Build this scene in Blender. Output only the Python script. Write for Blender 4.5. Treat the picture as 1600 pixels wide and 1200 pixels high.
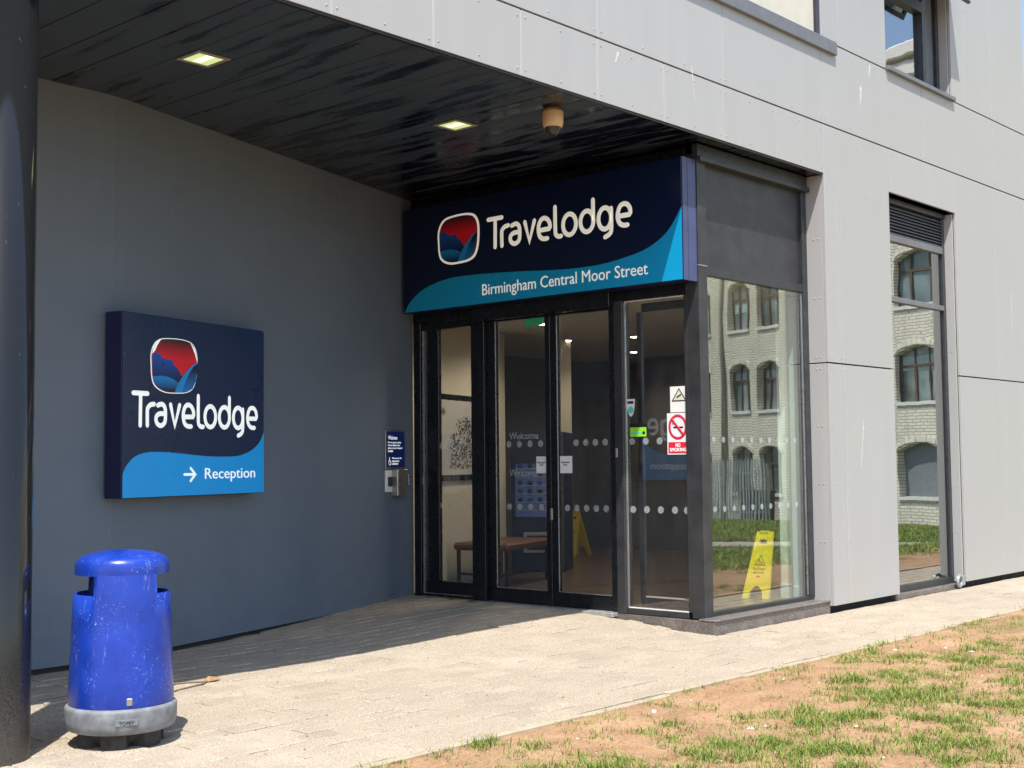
import bpy, math, random
import numpy as np
from mathutils import Vector, Matrix, noise
random.seed(7); rng = np.random.default_rng(7)
sc = bpy.context.scene
for o in list(bpy.data.objects): bpy.data.objects.remove(o)
COL = sc.collection
R = math.radians

# ------------------------------------------------------------------ camera
PITCH, ROLL, YAW, CAMH, FPX = R(3.43), R(-0.6), R(42.0), 1.55, 2024.0
c_, s_ = math.cos(PITCH), math.sin(PITCH)
ex = Vector((math.sin(YAW), math.cos(YAW), 0)); ey = Vector((-math.cos(YAW), math.sin(YAW), 0))
def w0(v): return Vector((v[0]*ex[0]+v[1]*ex[1], v[0]*ey[0]+v[1]*ey[1], v[2]))
rt, fw, up = Vector((1, 0, 0)), Vector((0, c_, s_)), Vector((0, -s_, c_))
rt2 = math.cos(ROLL)*rt + math.sin(ROLL)*up; up2 = -math.sin(ROLL)*rt + math.cos(ROLL)*up
CR, CU, CF = w0(rt2), w0(up2), w0(fw)
cam = bpy.data.cameras.new('camera'); camo = bpy.data.objects.new('camera', cam); COL.objects.link(camo)
cam.sensor_width = 36; cam.lens = FPX/1600*36; cam.clip_start = .05; cam.clip_end = 3000
m = Matrix.Identity(4)
for i in range(3): m[i][0], m[i][1], m[i][2] = CR[i], CU[i], -CF[i]
m[2][3] = CAMH; camo.matrix_world = m
sc.camera = camo
def px(p):
    q = Vector(p)-Vector((0, 0, CAMH)); d = q.dot(CF)
    return (800+FPX*q.dot(CR)/d, 600-FPX*q.dot(CU)/d, d)

# ------------------------------------------------------------------ sky, sun, exposure
SUN = Vector((-.37, -.354, 1)).normalized()
world = bpy.data.worlds.new('World'); sc.world = world; world.use_nodes = True
nt = world.node_tree; nt.nodes.clear()
sky = nt.nodes.new('ShaderNodeTexSky'); sky.sky_type = 'NISHITA'; sky.sun_disc = False
sky.sun_elevation = math.asin(SUN.z); sky.sun_rotation = math.atan2(SUN.x, SUN.y)
bg = nt.nodes.new('ShaderNodeBackground'); bg.inputs['Strength'].default_value = .15
wo = nt.nodes.new('ShaderNodeOutputWorld')
nt.links.new(sky.outputs[0], bg.inputs[0]); nt.links.new(bg.outputs[0], wo.inputs[0])
sl = bpy.data.lights.new('sun', 'SUN'); sl.energy = 3.9; sl.angle = R(.53); sl.color = (1, .96, .90)
so = bpy.data.objects.new('sun', sl); COL.objects.link(so); so.rotation_euler = SUN.to_track_quat('Z', 'Y').to_euler(); so.location = (0, -5, 20)
sc.view_settings.view_transform = 'Standard'; sc.view_settings.look = 'None'
sc.view_settings.exposure = .80; sc.view_settings.gamma = 1; sc.view_settings.use_curve_mapping = False
sc.render.engine = 'CYCLES'; sc.cycles.max_bounces = 10; sc.cycles.transparent_max_bounces = 16
sc.cycles.caustics_reflective = False; sc.cycles.caustics_refractive = False

# ------------------------------------------------------------------ materials
MATS = {}
class NB:
    def __init__(s, name):
        s.m = bpy.data.materials.new(name); s.m.use_nodes = True; s.t = s.m.node_tree; s.t.nodes.clear()
        s.out = s.n('ShaderNodeOutputMaterial')
        MATS[name] = s.m
    def n(s, t, **k):
        nd = s.t.nodes.new(t)
        for a, b in k.items(): setattr(nd, a, b)
        return nd
    def l(s, a, b): s.t.links.new(a, b)
    def co(s, scale=(1, 1, 1), kind='Object'):
        tc = s.n('ShaderNodeTexCoord'); mp = s.n('ShaderNodeMapping'); mp.inputs['Scale'].default_value = scale
        s.l(tc.outputs[kind], mp.inputs[0]); return mp.outputs[0]
    def wco(s, scale=(1, 1, 1)):
        g = s.n('ShaderNodeNewGeometry'); mp = s.n('ShaderNodeMapping'); mp.inputs['Scale'].default_value = scale
        s.l(g.outputs['Position'], mp.inputs[0]); return mp.outputs[0]
    def noise(s, vec, scale, detail=4, rough=.55, out='Fac'):
        nd = s.n('ShaderNodeTexNoise'); nd.inputs['Scale'].default_value = scale; nd.inputs['Detail'].default_value = detail
        nd.inputs['Roughness'].default_value = rough; s.l(vec, nd.inputs['Vector']); return nd.outputs[out]
    def ramp(s, fac, stops):
        r = s.n('ShaderNodeValToRGB'); e = r.color_ramp.elements
        while len(e) > 1: e.remove(e[0])
        for i, (p, c) in enumerate(stops):
            if isinstance(c, (int, float)): c = (c, c, c)
            el = e[0] if i == 0 else e.new(p)
            el.position = p; el.color = (*c[:3], 1)
        s.l(fac, r.inputs[0]); return r.outputs[0]
    def mix(s, fac, a, b, typ='MIX'):
        x = s.n('ShaderNodeMix', data_type='RGBA', blend_type=typ)
        for sock, v in ((x.inputs[0], fac), (x.inputs[6], a), (x.inputs[7], b)):
            if isinstance(v, (int, float)): sock.default_value = v
            elif isinstance(v, tuple): sock.default_value = (*v[:3], 1)
            else: s.l(v, sock)
        return x.outputs[2]
    def math(s, op, a, b=0.):
        x = s.n('ShaderNodeMath', operation=op)
        for sock, v in ((x.inputs[0], a), (x.inputs[1], b)):
            if isinstance(v, (int, float)): sock.default_value = v
            else: s.l(v, sock)
        return x.outputs[0]
    def bsdf(s, color, rough=.5, spec=.5, metal=0., bump=None, bstr=.2, bdist=.01, emit=None, estr=0, coat=0):
        b = s.n('ShaderNodeBsdfPrincipled')
        for k, v in (('Base Color', color), ('Roughness', rough), ('Specular IOR Level', spec), ('Metallic', metal), ('Coat Weight', coat)):
            if isinstance(v, (int, float)): b.inputs[k].default_value = v
            elif isinstance(v, tuple): b.inputs[k].default_value = (*v[:3], 1)
            else: s.l(v, b.inputs[k])
        if bump is not None:
            bp = s.n('ShaderNodeBump'); bp.inputs['Strength'].default_value = bstr; bp.inputs['Distance'].default_value = bdist
            s.l(bump, bp.inputs['Height']); s.l(bp.outputs[0], b.inputs['Normal'])
        if emit: b.inputs['Emission Color'].default_value = (*emit, 1); b.inputs['Emission Strength'].default_value = estr
        s.l(b.outputs[0], s.out.inputs[0]); return b

def plain(name, col, rough=.5, spec=.5, metal=0., var=.12, scale=6, coat=0, bump=.0, emit=None, estr=0):
    b = NB(name); v = b.wco(); n = b.noise(v, scale, 5)
    d = tuple(max(0, x*(1-var)) for x in col); e = tuple(min(1, x*(1+var)) for x in col)
    c = b.ramp(n, [(.3, d), (.7, e)])
    rr = b.ramp(b.noise(v, scale*2.3, 4), [(.3, max(.02, rough*.8)), (.7, min(1, rough*1.2))])
    b.bsdf(c, rr, spec, metal, b.noise(v, scale*14, 3) if bump else None, bump, .004, emit, estr, coat)
    return b.m

# facade cladding
b = NB('panel'); v = b.wco()
st = b.noise(b.wco((2.2, 2.2, .22)), 2.4, 5)
inf = b.n('ShaderNodeObjectInfo')
c = b.mix(b.ramp(st, [(.3, 0.), (.8, 1.)]), (.405, .405, .39), (.44, .441, .428))
c = b.mix(b.math('MULTIPLY', inf.outputs['Random'], .6), c, (.395, .394, .38))
c = b.mix(b.ramp(b.noise(v, 55, 4, .7), [(.66, 0.), (.74, .3)]), c, (.62, .62, .61))
lowd = b.n('ShaderNodeSeparateXYZ'); g_ = b.n('ShaderNodeNewGeometry'); b.l(g_.outputs['Position'], lowd.inputs[0])
dz = b.ramp(lowd.outputs['Z'], [(.02, .55), (.5, 0.)])
c = b.mix(b.math('MULTIPLY', dz, b.ramp(b.noise(v, 1.6, 4), [(.45, 0.), (.7, 1.)])), c, (.44, .37, .28))
b.bsdf(c, b.ramp(st, [(.3, .30), (.7, .38)]), .5, 0, b.noise(v, 1.3, 2), .12, .02)
plain('rivet', (.40, .405, .405), .4, .5); plain('joint_strip', (.72, .72, .70), .4)
plain('backing', (.02, .02, .022), .8)
plain('ledge_metal', (.16, .165, .18), .42, .5)
plain('cream', (.62, .58, .49), .55, .4, var=.04)
plain('frame_dark', (.035, .037, .042), .34, .5, var=.3, scale=9)
b = NB('frame_worn'); v = b.wco(); sp = b.noise(v, 160, 4, .7)
c = b.ramp(b.noise(v, 5, 4), [(.3, (.022, .022, .024)), (.7, (.042, .042, .045))])
c = b.mix(b.ramp(sp, [(.63, 0.), (.70, .75)]), c, (.42, .41, .39))
b.bsdf(c, .42, .5)
plain('frame_black', (.008, .009, .012), .28, .5, var=.3)
plain('silver', (.55, .55, .56), .3, .5, .8)
plain('threshold', (.42, .42, .42), .45, .5, .5, var=.25, scale=18)
plain('gasket', (.006, .006, .006), .5)
# rendered wall
b = NB('wall_render'); v = b.wco()
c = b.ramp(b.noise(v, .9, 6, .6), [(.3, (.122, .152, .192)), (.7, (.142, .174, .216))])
c = b.mix(b.ramp(b.noise(b.wco((6, 6, .5)), 1.1, 5, .6), [(.62, 0.), (.85, .45)]), c, (.20, .205, .21))
c = b.mix(b.ramp(b.noise(v, 7, 6, .75), [(.70, 0.), (.80, .5)]), c, (.19, .19, .187))
s5 = b.n('ShaderNodeSeparateXYZ'); b.l(v, s5.inputs[0])
low = b.ramp(s5.outputs['Z'], [(.1, 1.), (1.0, 0.)])
c = b.mix(b.math('MULTIPLY', low, b.ramp(b.noise(b.wco((1, 1, 2.5)), 5, 7, .75), [(.52, 0.), (.70, .55)])), c, (.22, .205, .185))
c = b.mix(b.ramp(b.noise(b.wco((1, 1, .35)), 16, 3, .5), [(.745, 0.), (.77, .7)]), c, (.26, .26, .255))
c = b.mix(b.ramp(b.noise(v, 38, 2, .5), [(.76, 0.), (.78, .8)]), c, (.35, .35, .34))
b.bsdf(c, b.ramp(b.noise(v, 2, 4), [(.3, .5), (.7, .7)]), .35, 0, b.noise(v, 45, 7, .75), .4, .006)
# soffit board: dark blue-grey with near-black, glossier streaks along the boards, denser towards +x
b = NB('soffit_paint'); v = b.wco((2.4, .30, 1))
st = b.noise(v, 3.1, 4, .55)
sx = b.n('ShaderNodeSeparateXYZ'); g_ = b.n('ShaderNodeNewGeometry'); b.l(g_.outputs['Position'], sx.inputs[0])
sh = b.math('MULTIPLY', b.math('SUBTRACT', sx.outputs['X'], 7.0), .034)
fac = b.ramp(b.math('ADD', st, sh), [(.49, 0.), (.60, 1.)])
c = b.mix(fac, (.040, .054, .074), (.004, .005, .011))
rr = b.mix(fac, (.42, .42, .42), (.17, .17, .17))
b.bsdf(c, rr, .45, 0, b.noise(b.wco((2, .5, 1)), 4, 3), .07, .02)
plain('soffit_gap', (.004, .004, .005), .8)
# paving
b = NB('paver'); v = b.wco(); inf = b.n('ShaderNodeObjectInfo'); g_ = b.n('ShaderNodeNewGeometry')
rnd = b.math('FRACT', b.math('ADD', b.math('MULTIPLY', inf.outputs['Random'], 7.3), b.math('MULTIPLY', g_.outputs['Random Per Island'], 5.1)))
c = b.ramp(rnd, [(0, (.40, .336, .256)), (.35, (.445, .375, .282)), (.8, (.46, .385, .292)), (1, (.50, .415, .312))])
c = b.mix(b.ramp(b.noise(v, 95, 5, .75), [(.41, .8), (.54, 0.)]), c, (.17, .135, .10))
c = b.mix(b.ramp(b.noise(v, 130, 4, .7), [(.55, 0.), (.66, .75)]), c, (.68, .60, .48))
c = b.mix(b.ramp(b.noise(v, .75, 6, .6), [(.55, 0.), (.75, .45)]), c, (.56, .49, .39))
c = b.mix(b.ramp(b.noise(v, 1.15, 6, .65), [(.58, 0.), (.8, .5)]), c, (.27, .22, .165))
c = b.mix(b.ramp(b.noise(b.wco((1, 1.7, 1)), 2.6, 5, .7), [(.64, 0.), (.72, .35)]), c, (.46, .30, .16))
b.bsdf(c, .85, .25, 0, b.noise(v, 110, 5, .75), .55, .004)
b = NB('sand_joint'); v = b.wco()
b.bsdf(b.ramp(b.noise(v, 30, 5), [(.3, (.10, .08, .06)), (.7, (.24, .195, .145))]), .95, .1)
b = NB('edging'); v = b.wco()
c = b.ramp(b.noise(v, 6, 6, .7), [(.3, (.36, .29, .20)), (.7, (.47, .39, .28))])
b.bsdf(c, .9, .2, 0, b.noise(v, 90, 4), .3, .003)
b = NB('granite'); v = b.wco()
c = b.ramp(b.noise(v, 110, 4, .8), [(.38, (.035, .033, .034)), (.5, (.13, .115, .105)), (.64, (.34, .29, .26))])
c = b.mix(b.ramp(b.noise(v, 7, 5), [(.5, 0.), (.7, .4)]), c, (.30, .26, .22))
b.bsdf(c, .38, .5)
plain('brick_base', (.24, .13, .085), .9, .2, var=.25, scale=40)
# soil + far grass
b = NB('soil'); v = b.wco()
c = b.ramp(b.noise(v, 2.2, 7, .65), [(.3, (.30, .175, .10)), (.55, (.42, .26, .15)), (.75, (.49, .33, .205))])
c = b.mix(b.ramp(b.noise(v, 26, 6, .75), [(.56, 0.), (.68, .6)]), c, (.55, .40, .26))
c = b.mix(b.ramp(b.noise(v, 40, 5, .75), [(.38, .7), (.47, 0.)]), c, (.20, .10, .05))
sx = b.n('ShaderNodeSeparateXYZ'); g_ = b.n('ShaderNodeNewGeometry'); b.l(g_.outputs['Position'], sx.inputs[0])
far = b.ramp(b.math('MULTIPLY', b.math('SUBTRACT', 4.6, sx.outputs['Y']), .25), [(.25, 0.), (.8, 1.)])
gm = b.ramp(b.math('ADD', b.noise(v, .7, 6, .65), b.math('MULTIPLY', far, .22)), [(.56, 0.), (.66, 1.)])
farx = b.ramp(b.math('MULTIPLY', b.math('SUBTRACT', sx.outputs['X'], 10.), .12), [(0., .15), (1., 1.)])
gc = b.ramp(b.noise(v, 14, 6, .7), [(.3, (.045, .075, .018)), (.6, (.085, .125, .03)), (.8, (.16, .17, .06))])
c = b.mix(b.math('MULTIPLY', gm, farx), c, gc)
b.bsdf(c, .95, .1, 0, b.noise(v, 35, 6, .75), .6, .02)
b = NB('grass'); inf = b.n('ShaderNodeNewGeometry')
c = b.ramp(inf.outputs['Random Per Island'], [(0, (.035, .085, .010)), (.30, (.11, .215, .022)), (.62, (.25, .34, .05)), (.85, (.42, .42, .12)), (1, (.50, .42, .22))])
bs = b.bsdf(c, .55, .3)
tr = b.n('ShaderNodeBsdfTranslucent'); b.l(c, tr.inputs[0]); mx = b.n('ShaderNodeMixShader'); mx.inputs[0].default_value = .3
b.l(bs.outputs[0], mx.inputs[1]); b.l(tr.outputs[0], mx.inputs[2]); b.l(mx.outputs[0], b.out.inputs[0])
plain('straw', (.40, .30, .17), .85, .2, var=.35, scale=30)
plain('stone_white', (.62, .58, .52), .85, .2, var=.2, scale=30)
plain('dry_leaf', (.36, .22, .11), .8, .2, var=.3, scale=40)
plain('strap', (.20, .13, .09), .8)
# glass
def glass(name, ior, tint, wob, dirt=.02):
    b = NB(name)
    lw = b.n('ShaderNodeLayerWeight'); lw.inputs['Blend'].default_value = .5
    fr = b.math('ADD', b.math('MULTIPLY', b.math('POWER', lw.outputs['Facing'], 4.0), (1-ior)*.9), ior)      # Schlick on both faces
    bp = b.n('ShaderNodeBump'); bp.inputs['Strength'].default_value = 1; bp.inputs['Distance'].default_value = wob
    b.l(b.noise(b.wco((1.6, 1.6, 1.1)), 1.0, 2, .4), bp.inputs['Height'])
    t = b.n('ShaderNodeBsdfTransparent'); t.inputs[0].default_value = (*tint, 1)
    g = b.n('ShaderNodeBsdfGlossy'); g.inputs['Roughness'].default_value = 0.0; g.inputs[0].default_value = (1, 1, 1, 1); b.l(bp.outputs[0], g.inputs['Normal'])
    mx = b.n('ShaderNodeMixShader'); b.l(fr, mx.inputs[0]); b.l(t.outputs[0], mx.inputs[1]); b.l(g.outputs[0], mx.inputs[2])
    df = b.n('ShaderNodeBsdfDiffuse'); df.inputs[0].default_value = (.6, .58, .54, 1)
    m2 = b.n('ShaderNodeMixShader'); b.l(b.ramp(b.noise(b.wco((3, 3, .8)), 3, 6, .7), [(.4, dirt*.3), (.8, dirt*1.8)]), m2.inputs[0])
    b.l(mx.outputs[0], m2.inputs[1]); b.l(df.outputs[0], m2.inputs[2]); b.l(m2.outputs[0], b.out.inputs[0])
glass('glass_side', .155, (.93, .98, .95), .0008, .012)
glass('glass_window', .33, (.45, .5, .5), .0009, .012)
glass('glass_upper', .38, (.3, .33, .35), .002, .008)
glass('glass_door', .06, (.93, .92, .92), .0006, .012)
# signs
def signpaint(name, col, rough=.3):
    b = NB(name); v = b.wco(); c = b.mix(b.ramp(b.noise(v, 120, 3, .7), [(.74, 0.), (.8, .5)]), col, (.35, .37, .42))
    b.bsdf(c, b.ramp(b.noise(v, 1.5, 4), [(.3, rough*.8), (.7, rough*1.25)]), .5)
signpaint('sign_navy', (.004, .010, .040), .22); signpaint('sign_navy2', (.007, .022, .075), .3)
signpaint('sign_cyan', (.006, .33, .62), .3); signpaint('sign_cyan2', (.010, .40, .95), .3)
plain('sign_edge', (.055, .07, .17), .35, .5); plain('sign_edge_dark', (.006, .008, .05), .4)
plain('letter_white', (.84, .84, .82), .4, .4, var=.03, emit=(.9, 1, .97), estr=.28); plain('letter_cream', (.80, .78, .70), .4, .4, var=.03, emit=(1, .96, .84), estr=.20); plain('bead_cream', (.7, .68, .6), .4)
def grad(name, c0, c1, z0, z1):
    b = NB(name); s = b.n('ShaderNodeSeparateXYZ'); tc = b.n('ShaderNodeTexCoord'); b.l(tc.outputs['Generated'], s.inputs[0])
    b.bsdf(b.ramp(s.outputs['Z'], [(z0, c0), (z1, c1)]), .3, .5)
grad('print_red', (.80, .012, .03), (.035, .012, .02), .62, .97)
grad('print_face', (.006, .012, .05), (.012, .09, .42), .05, .8)
grad('print_pillow', (.006, .02, .06), (.012, .24, .62), .1, .8)
grad('print_cover', (.012, .20, .55), (.006, .012, .04), .1, .8)
plain('print_sheet', (.015, .30, .72), .3); plain('print_ink', (.01, .01, .012), .5)
plain('sticker_white', (.82, .82, .80), .5, var=.03); plain('sticker_red', (.75, .02, .06), .4, var=.04)
plain('sticker_green', (.30, .75, .04), .4, var=.05); plain('sticker_teal', (.10, .62, .52), .4); plain('paper_cream', (.72, .70, .56), .6)
plain('plaque_blue', (.008, .03, .20), .35); plain('steel', (.42, .41, .38), .4, .5, .85, var=.2)
b = NB('glass_dot'); t = b.n('ShaderNodeBsdfTransparent'); d = b.n('ShaderNodeBsdfDiffuse'); d.inputs[0].default_value = (.62, .66, .66, 1)
mx = b.n('ShaderNodeMixShader'); mx.inputs[0].default_value = .27; b.l(t.outputs[0], mx.inputs[1]); b.l(d.outputs[0], mx.inputs[2]); b.l(mx.outputs[0], b.out.inputs[0])
# column, bin
b = NB('column_paint'); v = b.wco(); s3 = b.n('ShaderNodeSeparateXYZ'); b.l(v, s3.inputs[0])
dm = b.math('ADD', b.math('MULTIPLY', b.noise(v, 130, 6, .8), .9), b.math('MULTIPLY', b.math('SUBTRACT', .55, s3.outputs['Z']), .36))
c = b.mix(b.ramp(dm, [(.50, 0.), (.78, .55)]), (.013, .014, .015), (.17, .14, .11))
c = b.mix(b.ramp(b.noise(b.wco((3, 3, 1)), 9, 6, .7), [(.66, 0.), (.74, .25)]), c, (.3, .3, .3))
b.bsdf(c, b.ramp(dm, [(.38, .10), (.62, .5)]), .5)
b = NB('bin_blue'); v = b.co(); s3 = b.n('ShaderNodeSeparateXYZ'); b.l(v, s3.inputs[0])
c = b.mix(b.ramp(b.noise(v, 5, 6, .6), [(.35, 0.), (.7, 1.)]), (.007, .034, .29), (.012, .052, .40))
scf = b.ramp(b.noise(v, 75, 5, .8), [(.60, 0.), (.65, .9)])
scf2 = b.math('MULTIPLY', scf, b.ramp(b.noise(v, 4, 3), [(.47, 0.), (.66, 1.)]))
c = b.mix(scf2, c, (.60, .63, .72))
sc3 = b.ramp(b.noise(b.co((4, 4, .7)), 7, 7, .75), [(.60, 0.), (.72, .45)])
c = b.mix(sc3, c, (.33, .38, .62))
b.bsdf(c, b.ramp(b.noise(v, 9, 5), [(.3, .22), (.7, .42)]), .5)
plain('bin_grey', (.20, .21, .225), .6, .35, var=.3, scale=14, bump=.15)
plain('bin_foot', (.045, .043, .042), .75, .3, var=.3, scale=12); plain('bin_inside', (.004, .004, .005), .8)
plain('camera_beige', (.62, .43, .24), .45); plain('dome_smoke', (.035, .033, .03), .12, .6)
plain('lamp_trim', (.36, .32, .28), .45, .5, .4)
plain('lamp_glow', (.55, .6, .35), .4, emit=(.62, .74, .30), estr=.5); plain('lamp_hot', (.8, .8, .6), .4, emit=(.95, 1, .6), estr=.85)
plain('downlight_glow', (.9, .9, .8), .4, emit=(1, .9, .66), estr=9)
plain('downlight_trim', (.7, .7, .68), .4)
# interior
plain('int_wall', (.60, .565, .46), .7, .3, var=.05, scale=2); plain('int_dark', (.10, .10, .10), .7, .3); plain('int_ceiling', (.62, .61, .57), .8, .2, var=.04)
plain('int_white', (.80, .88, .86), .6, .3, var=.03)
b = NB('int_floor'); v = b.wco((1, 1, 1)); c = b.ramp(b.noise(b.wco((.6, 4, 1)), 6, 5, .6), [(.3, (.075, .052, .035)), (.7, (.15, .105, .07))])
b.bsdf(c, .28, .5)
plain('leather', (.13, .055, .030), .42, .5, var=.25, scale=12); plain('bench_steel', (.012, .014, .018), .4)
plain('yellow', (.90, .66, .006), .38, .5, var=.06); plain('vend_navy', (.008, .014, .045), .35, .5); plain('vend_window', (.03, .055, .12), .15, .6, emit=(.10, .18, .42), estr=.09)
plain('vend_grey', (.25, .26, .28), .4); plain('poster_paper', (.50, .50, .48), .5, var=.04); plain('exit_green', (.0, .32, .14), .4, emit=(0, .5, .22), estr=.12)
# brick building opposite
b = NB('yellow_brick'); v = b.co()
sw = b.n('ShaderNodeSeparateXYZ'); b.l(v, sw.inputs[0]); cb = b.n('ShaderNodeCombineXYZ'); b.l(sw.outputs['X'], cb.inputs[0]); b.l(sw.outputs['Z'], cb.inputs[1])
bt = b.n('ShaderNodeTexBrick'); bt.inputs['Scale'].default_value = 1; bt.inputs['Brick Width'].default_value = .33; bt.inputs['Row Height'].default_value = .105; bt.inputs['Mortar Size'].default_value = .016
bt.inputs['Color1'].default_value = (.88, .84, .72, 1); bt.inputs['Color2'].default_value = (.76, .73, .58, 1); bt.inputs['Mortar'].default_value = (.46, .42, .33, 1)
b.l(cb.outputs[0], bt.inputs['Vector'])
c = b.mix(b.ramp(b.noise(b.co((1, 1, .5)), .8, 6, .65), [(.5, 0.), (.78, .55)]), bt.outputs['Color'], (.24, .22, .17))
b.bsdf(c, .9, .2)
plain('arch_brick', (.78, .75, .61), .9, .2, var=.2, scale=6)
plain('white_stone', (.75, .74, .70), .8, .2, var=.08); plain('slate', (.10, .105, .115), .7, .3); plain('win_brown', (.13, .075, .05), .6); plain('win_glass_far', (.17, .23, .23), .12, .6, var=.7, scale=.7)
plain('blind', (.42, .52, .50), .6, var=.1); plain('shutter_grey', (.20, .225, .24), .6); plain('palisade', (.42, .47, .48), .45, .5, .6, var=.2, scale=3); plain('pipe', (.35, .34, .28), .7)
plain('path_tar', (.42, .37, .30), .9, .2, var=.15, scale=4)
plain('wheelie', (.012, .013, .015), .5)
def M(n): return MATS[n]

# ------------------------------------------------------------------ mesh helpers
OFF = {}
def prop(o, label=None, cat=None, group=None, kind=None):
    if label: o['label'] = label
    if cat: o['category'] = cat
    if group: o['group'] = group
    if kind: o['kind'] = kind
    return o
def thing(name, loc=(0, 0, 0), rz=0., label=None, cat=None, group=None):
    o = bpy.data.objects.new(name, None); COL.objects.link(o); o.location = loc; o.rotation_euler = (0, 0, rz); o.empty_display_size = .1
    OFF[o.name] = Vector((0, 0, 0)); return prop(o, label, cat, group)
class MB:
    def __init__(s): s.v, s.f, s.sm = [], [], []
    def add(s, vs, fs, smooth=False):
        n = len(s.v); s.v += [tuple(p) for p in vs]; s.f += [tuple(i+n for i in f) for f in fs]; s.sm += [smooth]*len(fs); return s
    def box(s, x0, x1, y0, y1, z0, z1, bev=0.):
        if x1 < x0: x0, x1 = x1, x0
        if y1 < y0: y0, y1 = y1, y0
        if z1 < z0: z0, z1 = z1, z0
        if bev <= 0:
            return s.add([(x0,y0,z0),(x1,y0,z0),(x1,y1,z0),(x0,y1,z0),(x0,y0,z1),(x1,y0,z1),(x1,y1,z1),(x0,y1,z1)],
                  [(0,3,2,1),(4,5,6,7),(0,1,5,4),(1,2,6,5),(2,3,7,6),(3,0,4,7)])
        bv = min(bev, (x1-x0)*.3, (y1-y0)*.3, (z1-z0)*.3); vs = []
        for X, sx in ((x0, 1), (x1, -1)):
            for Y, sy in ((y0, 1), (y1, -1)):
                for Z, sz in ((z0, 1), (z1, -1)):
                    vs += [(X, Y+sy*bv, Z+sz*bv), (X+sx*bv, Y, Z+sz*bv), (X+sx*bv, Y+sy*bv, Z)]
        def I(i, j, k, a): return ((i*2+j)*2+k)*3+a
        fs = []
        for i in (0, 1): fs.append([I(i,0,0,0),I(i,1,0,0),I(i,1,1,0),I(i,0,1,0)][::(1 if i else -1)])
        for j in (0, 1): fs.append([I(0,j,0,1),I(0,j,1,1),I(1,j,1,1),I(1,j,0,1)][::(1 if j else -1)])
        for k in (0, 1): fs.append([I(0,0,k,2),I(1,0,k,2),I(1,1,k,2),I(0,1,k,2)][::(1 if k else -1)])
        for i in (0, 1):
            for j in (0, 1): fs.append([I(i,j,0,0),I(i,j,1,0),I(i,j,1,1),I(i,j,0,1)])
            for k in (0, 1): fs.append([I(i,0,k,0),I(i,1,k,0),I(i,1,k,2),I(i,0,k,2)])
        for j in (0, 1):
            for k in (0, 1): fs.append([I(0,j,k,1),I(1,j,k,1),I(1,j,k,2),I(0,j,k,2)])
        for i in (0, 1):
            for j in (0, 1):
                for k in (0, 1): fs.append([I(i,j,k,0),I(i,j,k,1),I(i,j,k,2)])
        return s.add(vs, fs)
    def prism(s, poly, y0, y1):            # poly in (x,z), extruded along y
        n = len(poly); ar = sum(poly[i][0]*poly[(i+1)%n][1]-poly[(i+1)%n][0]*poly[i][1] for i in range(n))
        if ar < 0: poly = poly[::-1]
        vs = [(x, y0, z) for x, z in poly]+[(x, y1, z) for x, z in poly]
        fs = [tuple(range(n)), tuple(range(2*n-1, n-1, -1))]+[((i+1)%n, i, i+n, (i+1)%n+n) for i in range(n)]
        return s.add(vs, fs)
    def prismz(s, poly, z0, z1):           # poly in (x,y)
        n = len(poly); ar = sum(poly[i][0]*poly[(i+1)%n][1]-poly[(i+1)%n][0]*poly[i][1] for i in range(n))
        if ar < 0: poly = poly[::-1]
        vs = [(x, y, z0) for x, y in poly]+[(x, y, z1) for x, y in poly]
        fs = [tuple(range(n-1, -1, -1)), tuple(range(n, 2*n))]+[(i, (i+1)%n, (i+1)%n+n, i+n) for i in range(n)]
        return s.add(vs, fs)
    def lathe(s, prof, cx=0, cy=0, seg=32, a0=0., a1=2*math.pi, smooth=True, cap=True):
        full = abs(a1-a0-2*math.pi) < 1e-6; k = seg if full else seg+1; vs = []
        for r, z in prof:
            for i in range(k):
                a = a0+(a1-a0)*i/seg; vs.append((cx+r*math.cos(a), cy+r*math.sin(a), z))
        fs = []
        for j in range(len(prof)-1):
            for i in range(seg):
                i2 = (i+1) % k; fs.append((j*k+i, j*k+i2, (j+1)*k+i2, (j+1)*k+i))
        if cap and full:
            if prof[0][0] > 1e-4: fs.append(tuple(range(k-1, -1, -1)))
            if prof[-1][0] > 1e-4: fs.append(tuple((len(prof)-1)*k+i for i in range(k)))
        return s.add(vs, fs, smooth)
    def tube(s, pts, r, seg=8, flat=1., nrm=None, smooth=True):   # swept round (optionally flattened along nrm) stroke
        P = [Vector(p) for p in pts]; T = []
        closed = (P[0]-P[-1]).length < 1e-5
        if closed: P = P[:-1]
        n = len(P)
        for i in range(n):
            a = P[(i-1) % n] if (i > 0 or closed) else P[i]; c = P[(i+1) % n] if (i < n-1 or closed) else P[i]
            T.append((c-a).normalized())
        N = Vector(nrm) if nrm else None
        rings = []
        for i in range(n):
            t = T[i]; nn = N if N else (Vector((0, 0, 1)) if abs(t.z) < .9 else Vector((1, 0, 0)))
            bb = t.cross(nn).normalized(); n2 = bb.cross(t).normalized()
            k = 1.
            if 0 < i < n-1 or closed:
                d = (P[i]-P[i-1]).normalized(); k = 1/max(.55, t.dot(d))
            rings.append((P[i], bb*r*k, n2*r*flat))
        if not closed:
            p, bb, n2 = rings[0]; rings = [(p-T[0]*r*.95, bb*.3, n2*.6), (p-T[0]*r*.65, bb*.75, n2*.9)]+rings
            p, bb, n2 = rings[-1]; rings = rings+[(p+T[-1]*r*.65, bb*.75, n2*.9), (p+T[-1]*r*.95, bb*.3, n2*.6)]
        vs = []
        for p, bb, n2 in rings:
            for j in range(seg):
                a = 2*math.pi*j/seg; vs.append(p+bb*math.cos(a)+n2*math.sin(a))
        m_ = len(rings); fs = []
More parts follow.
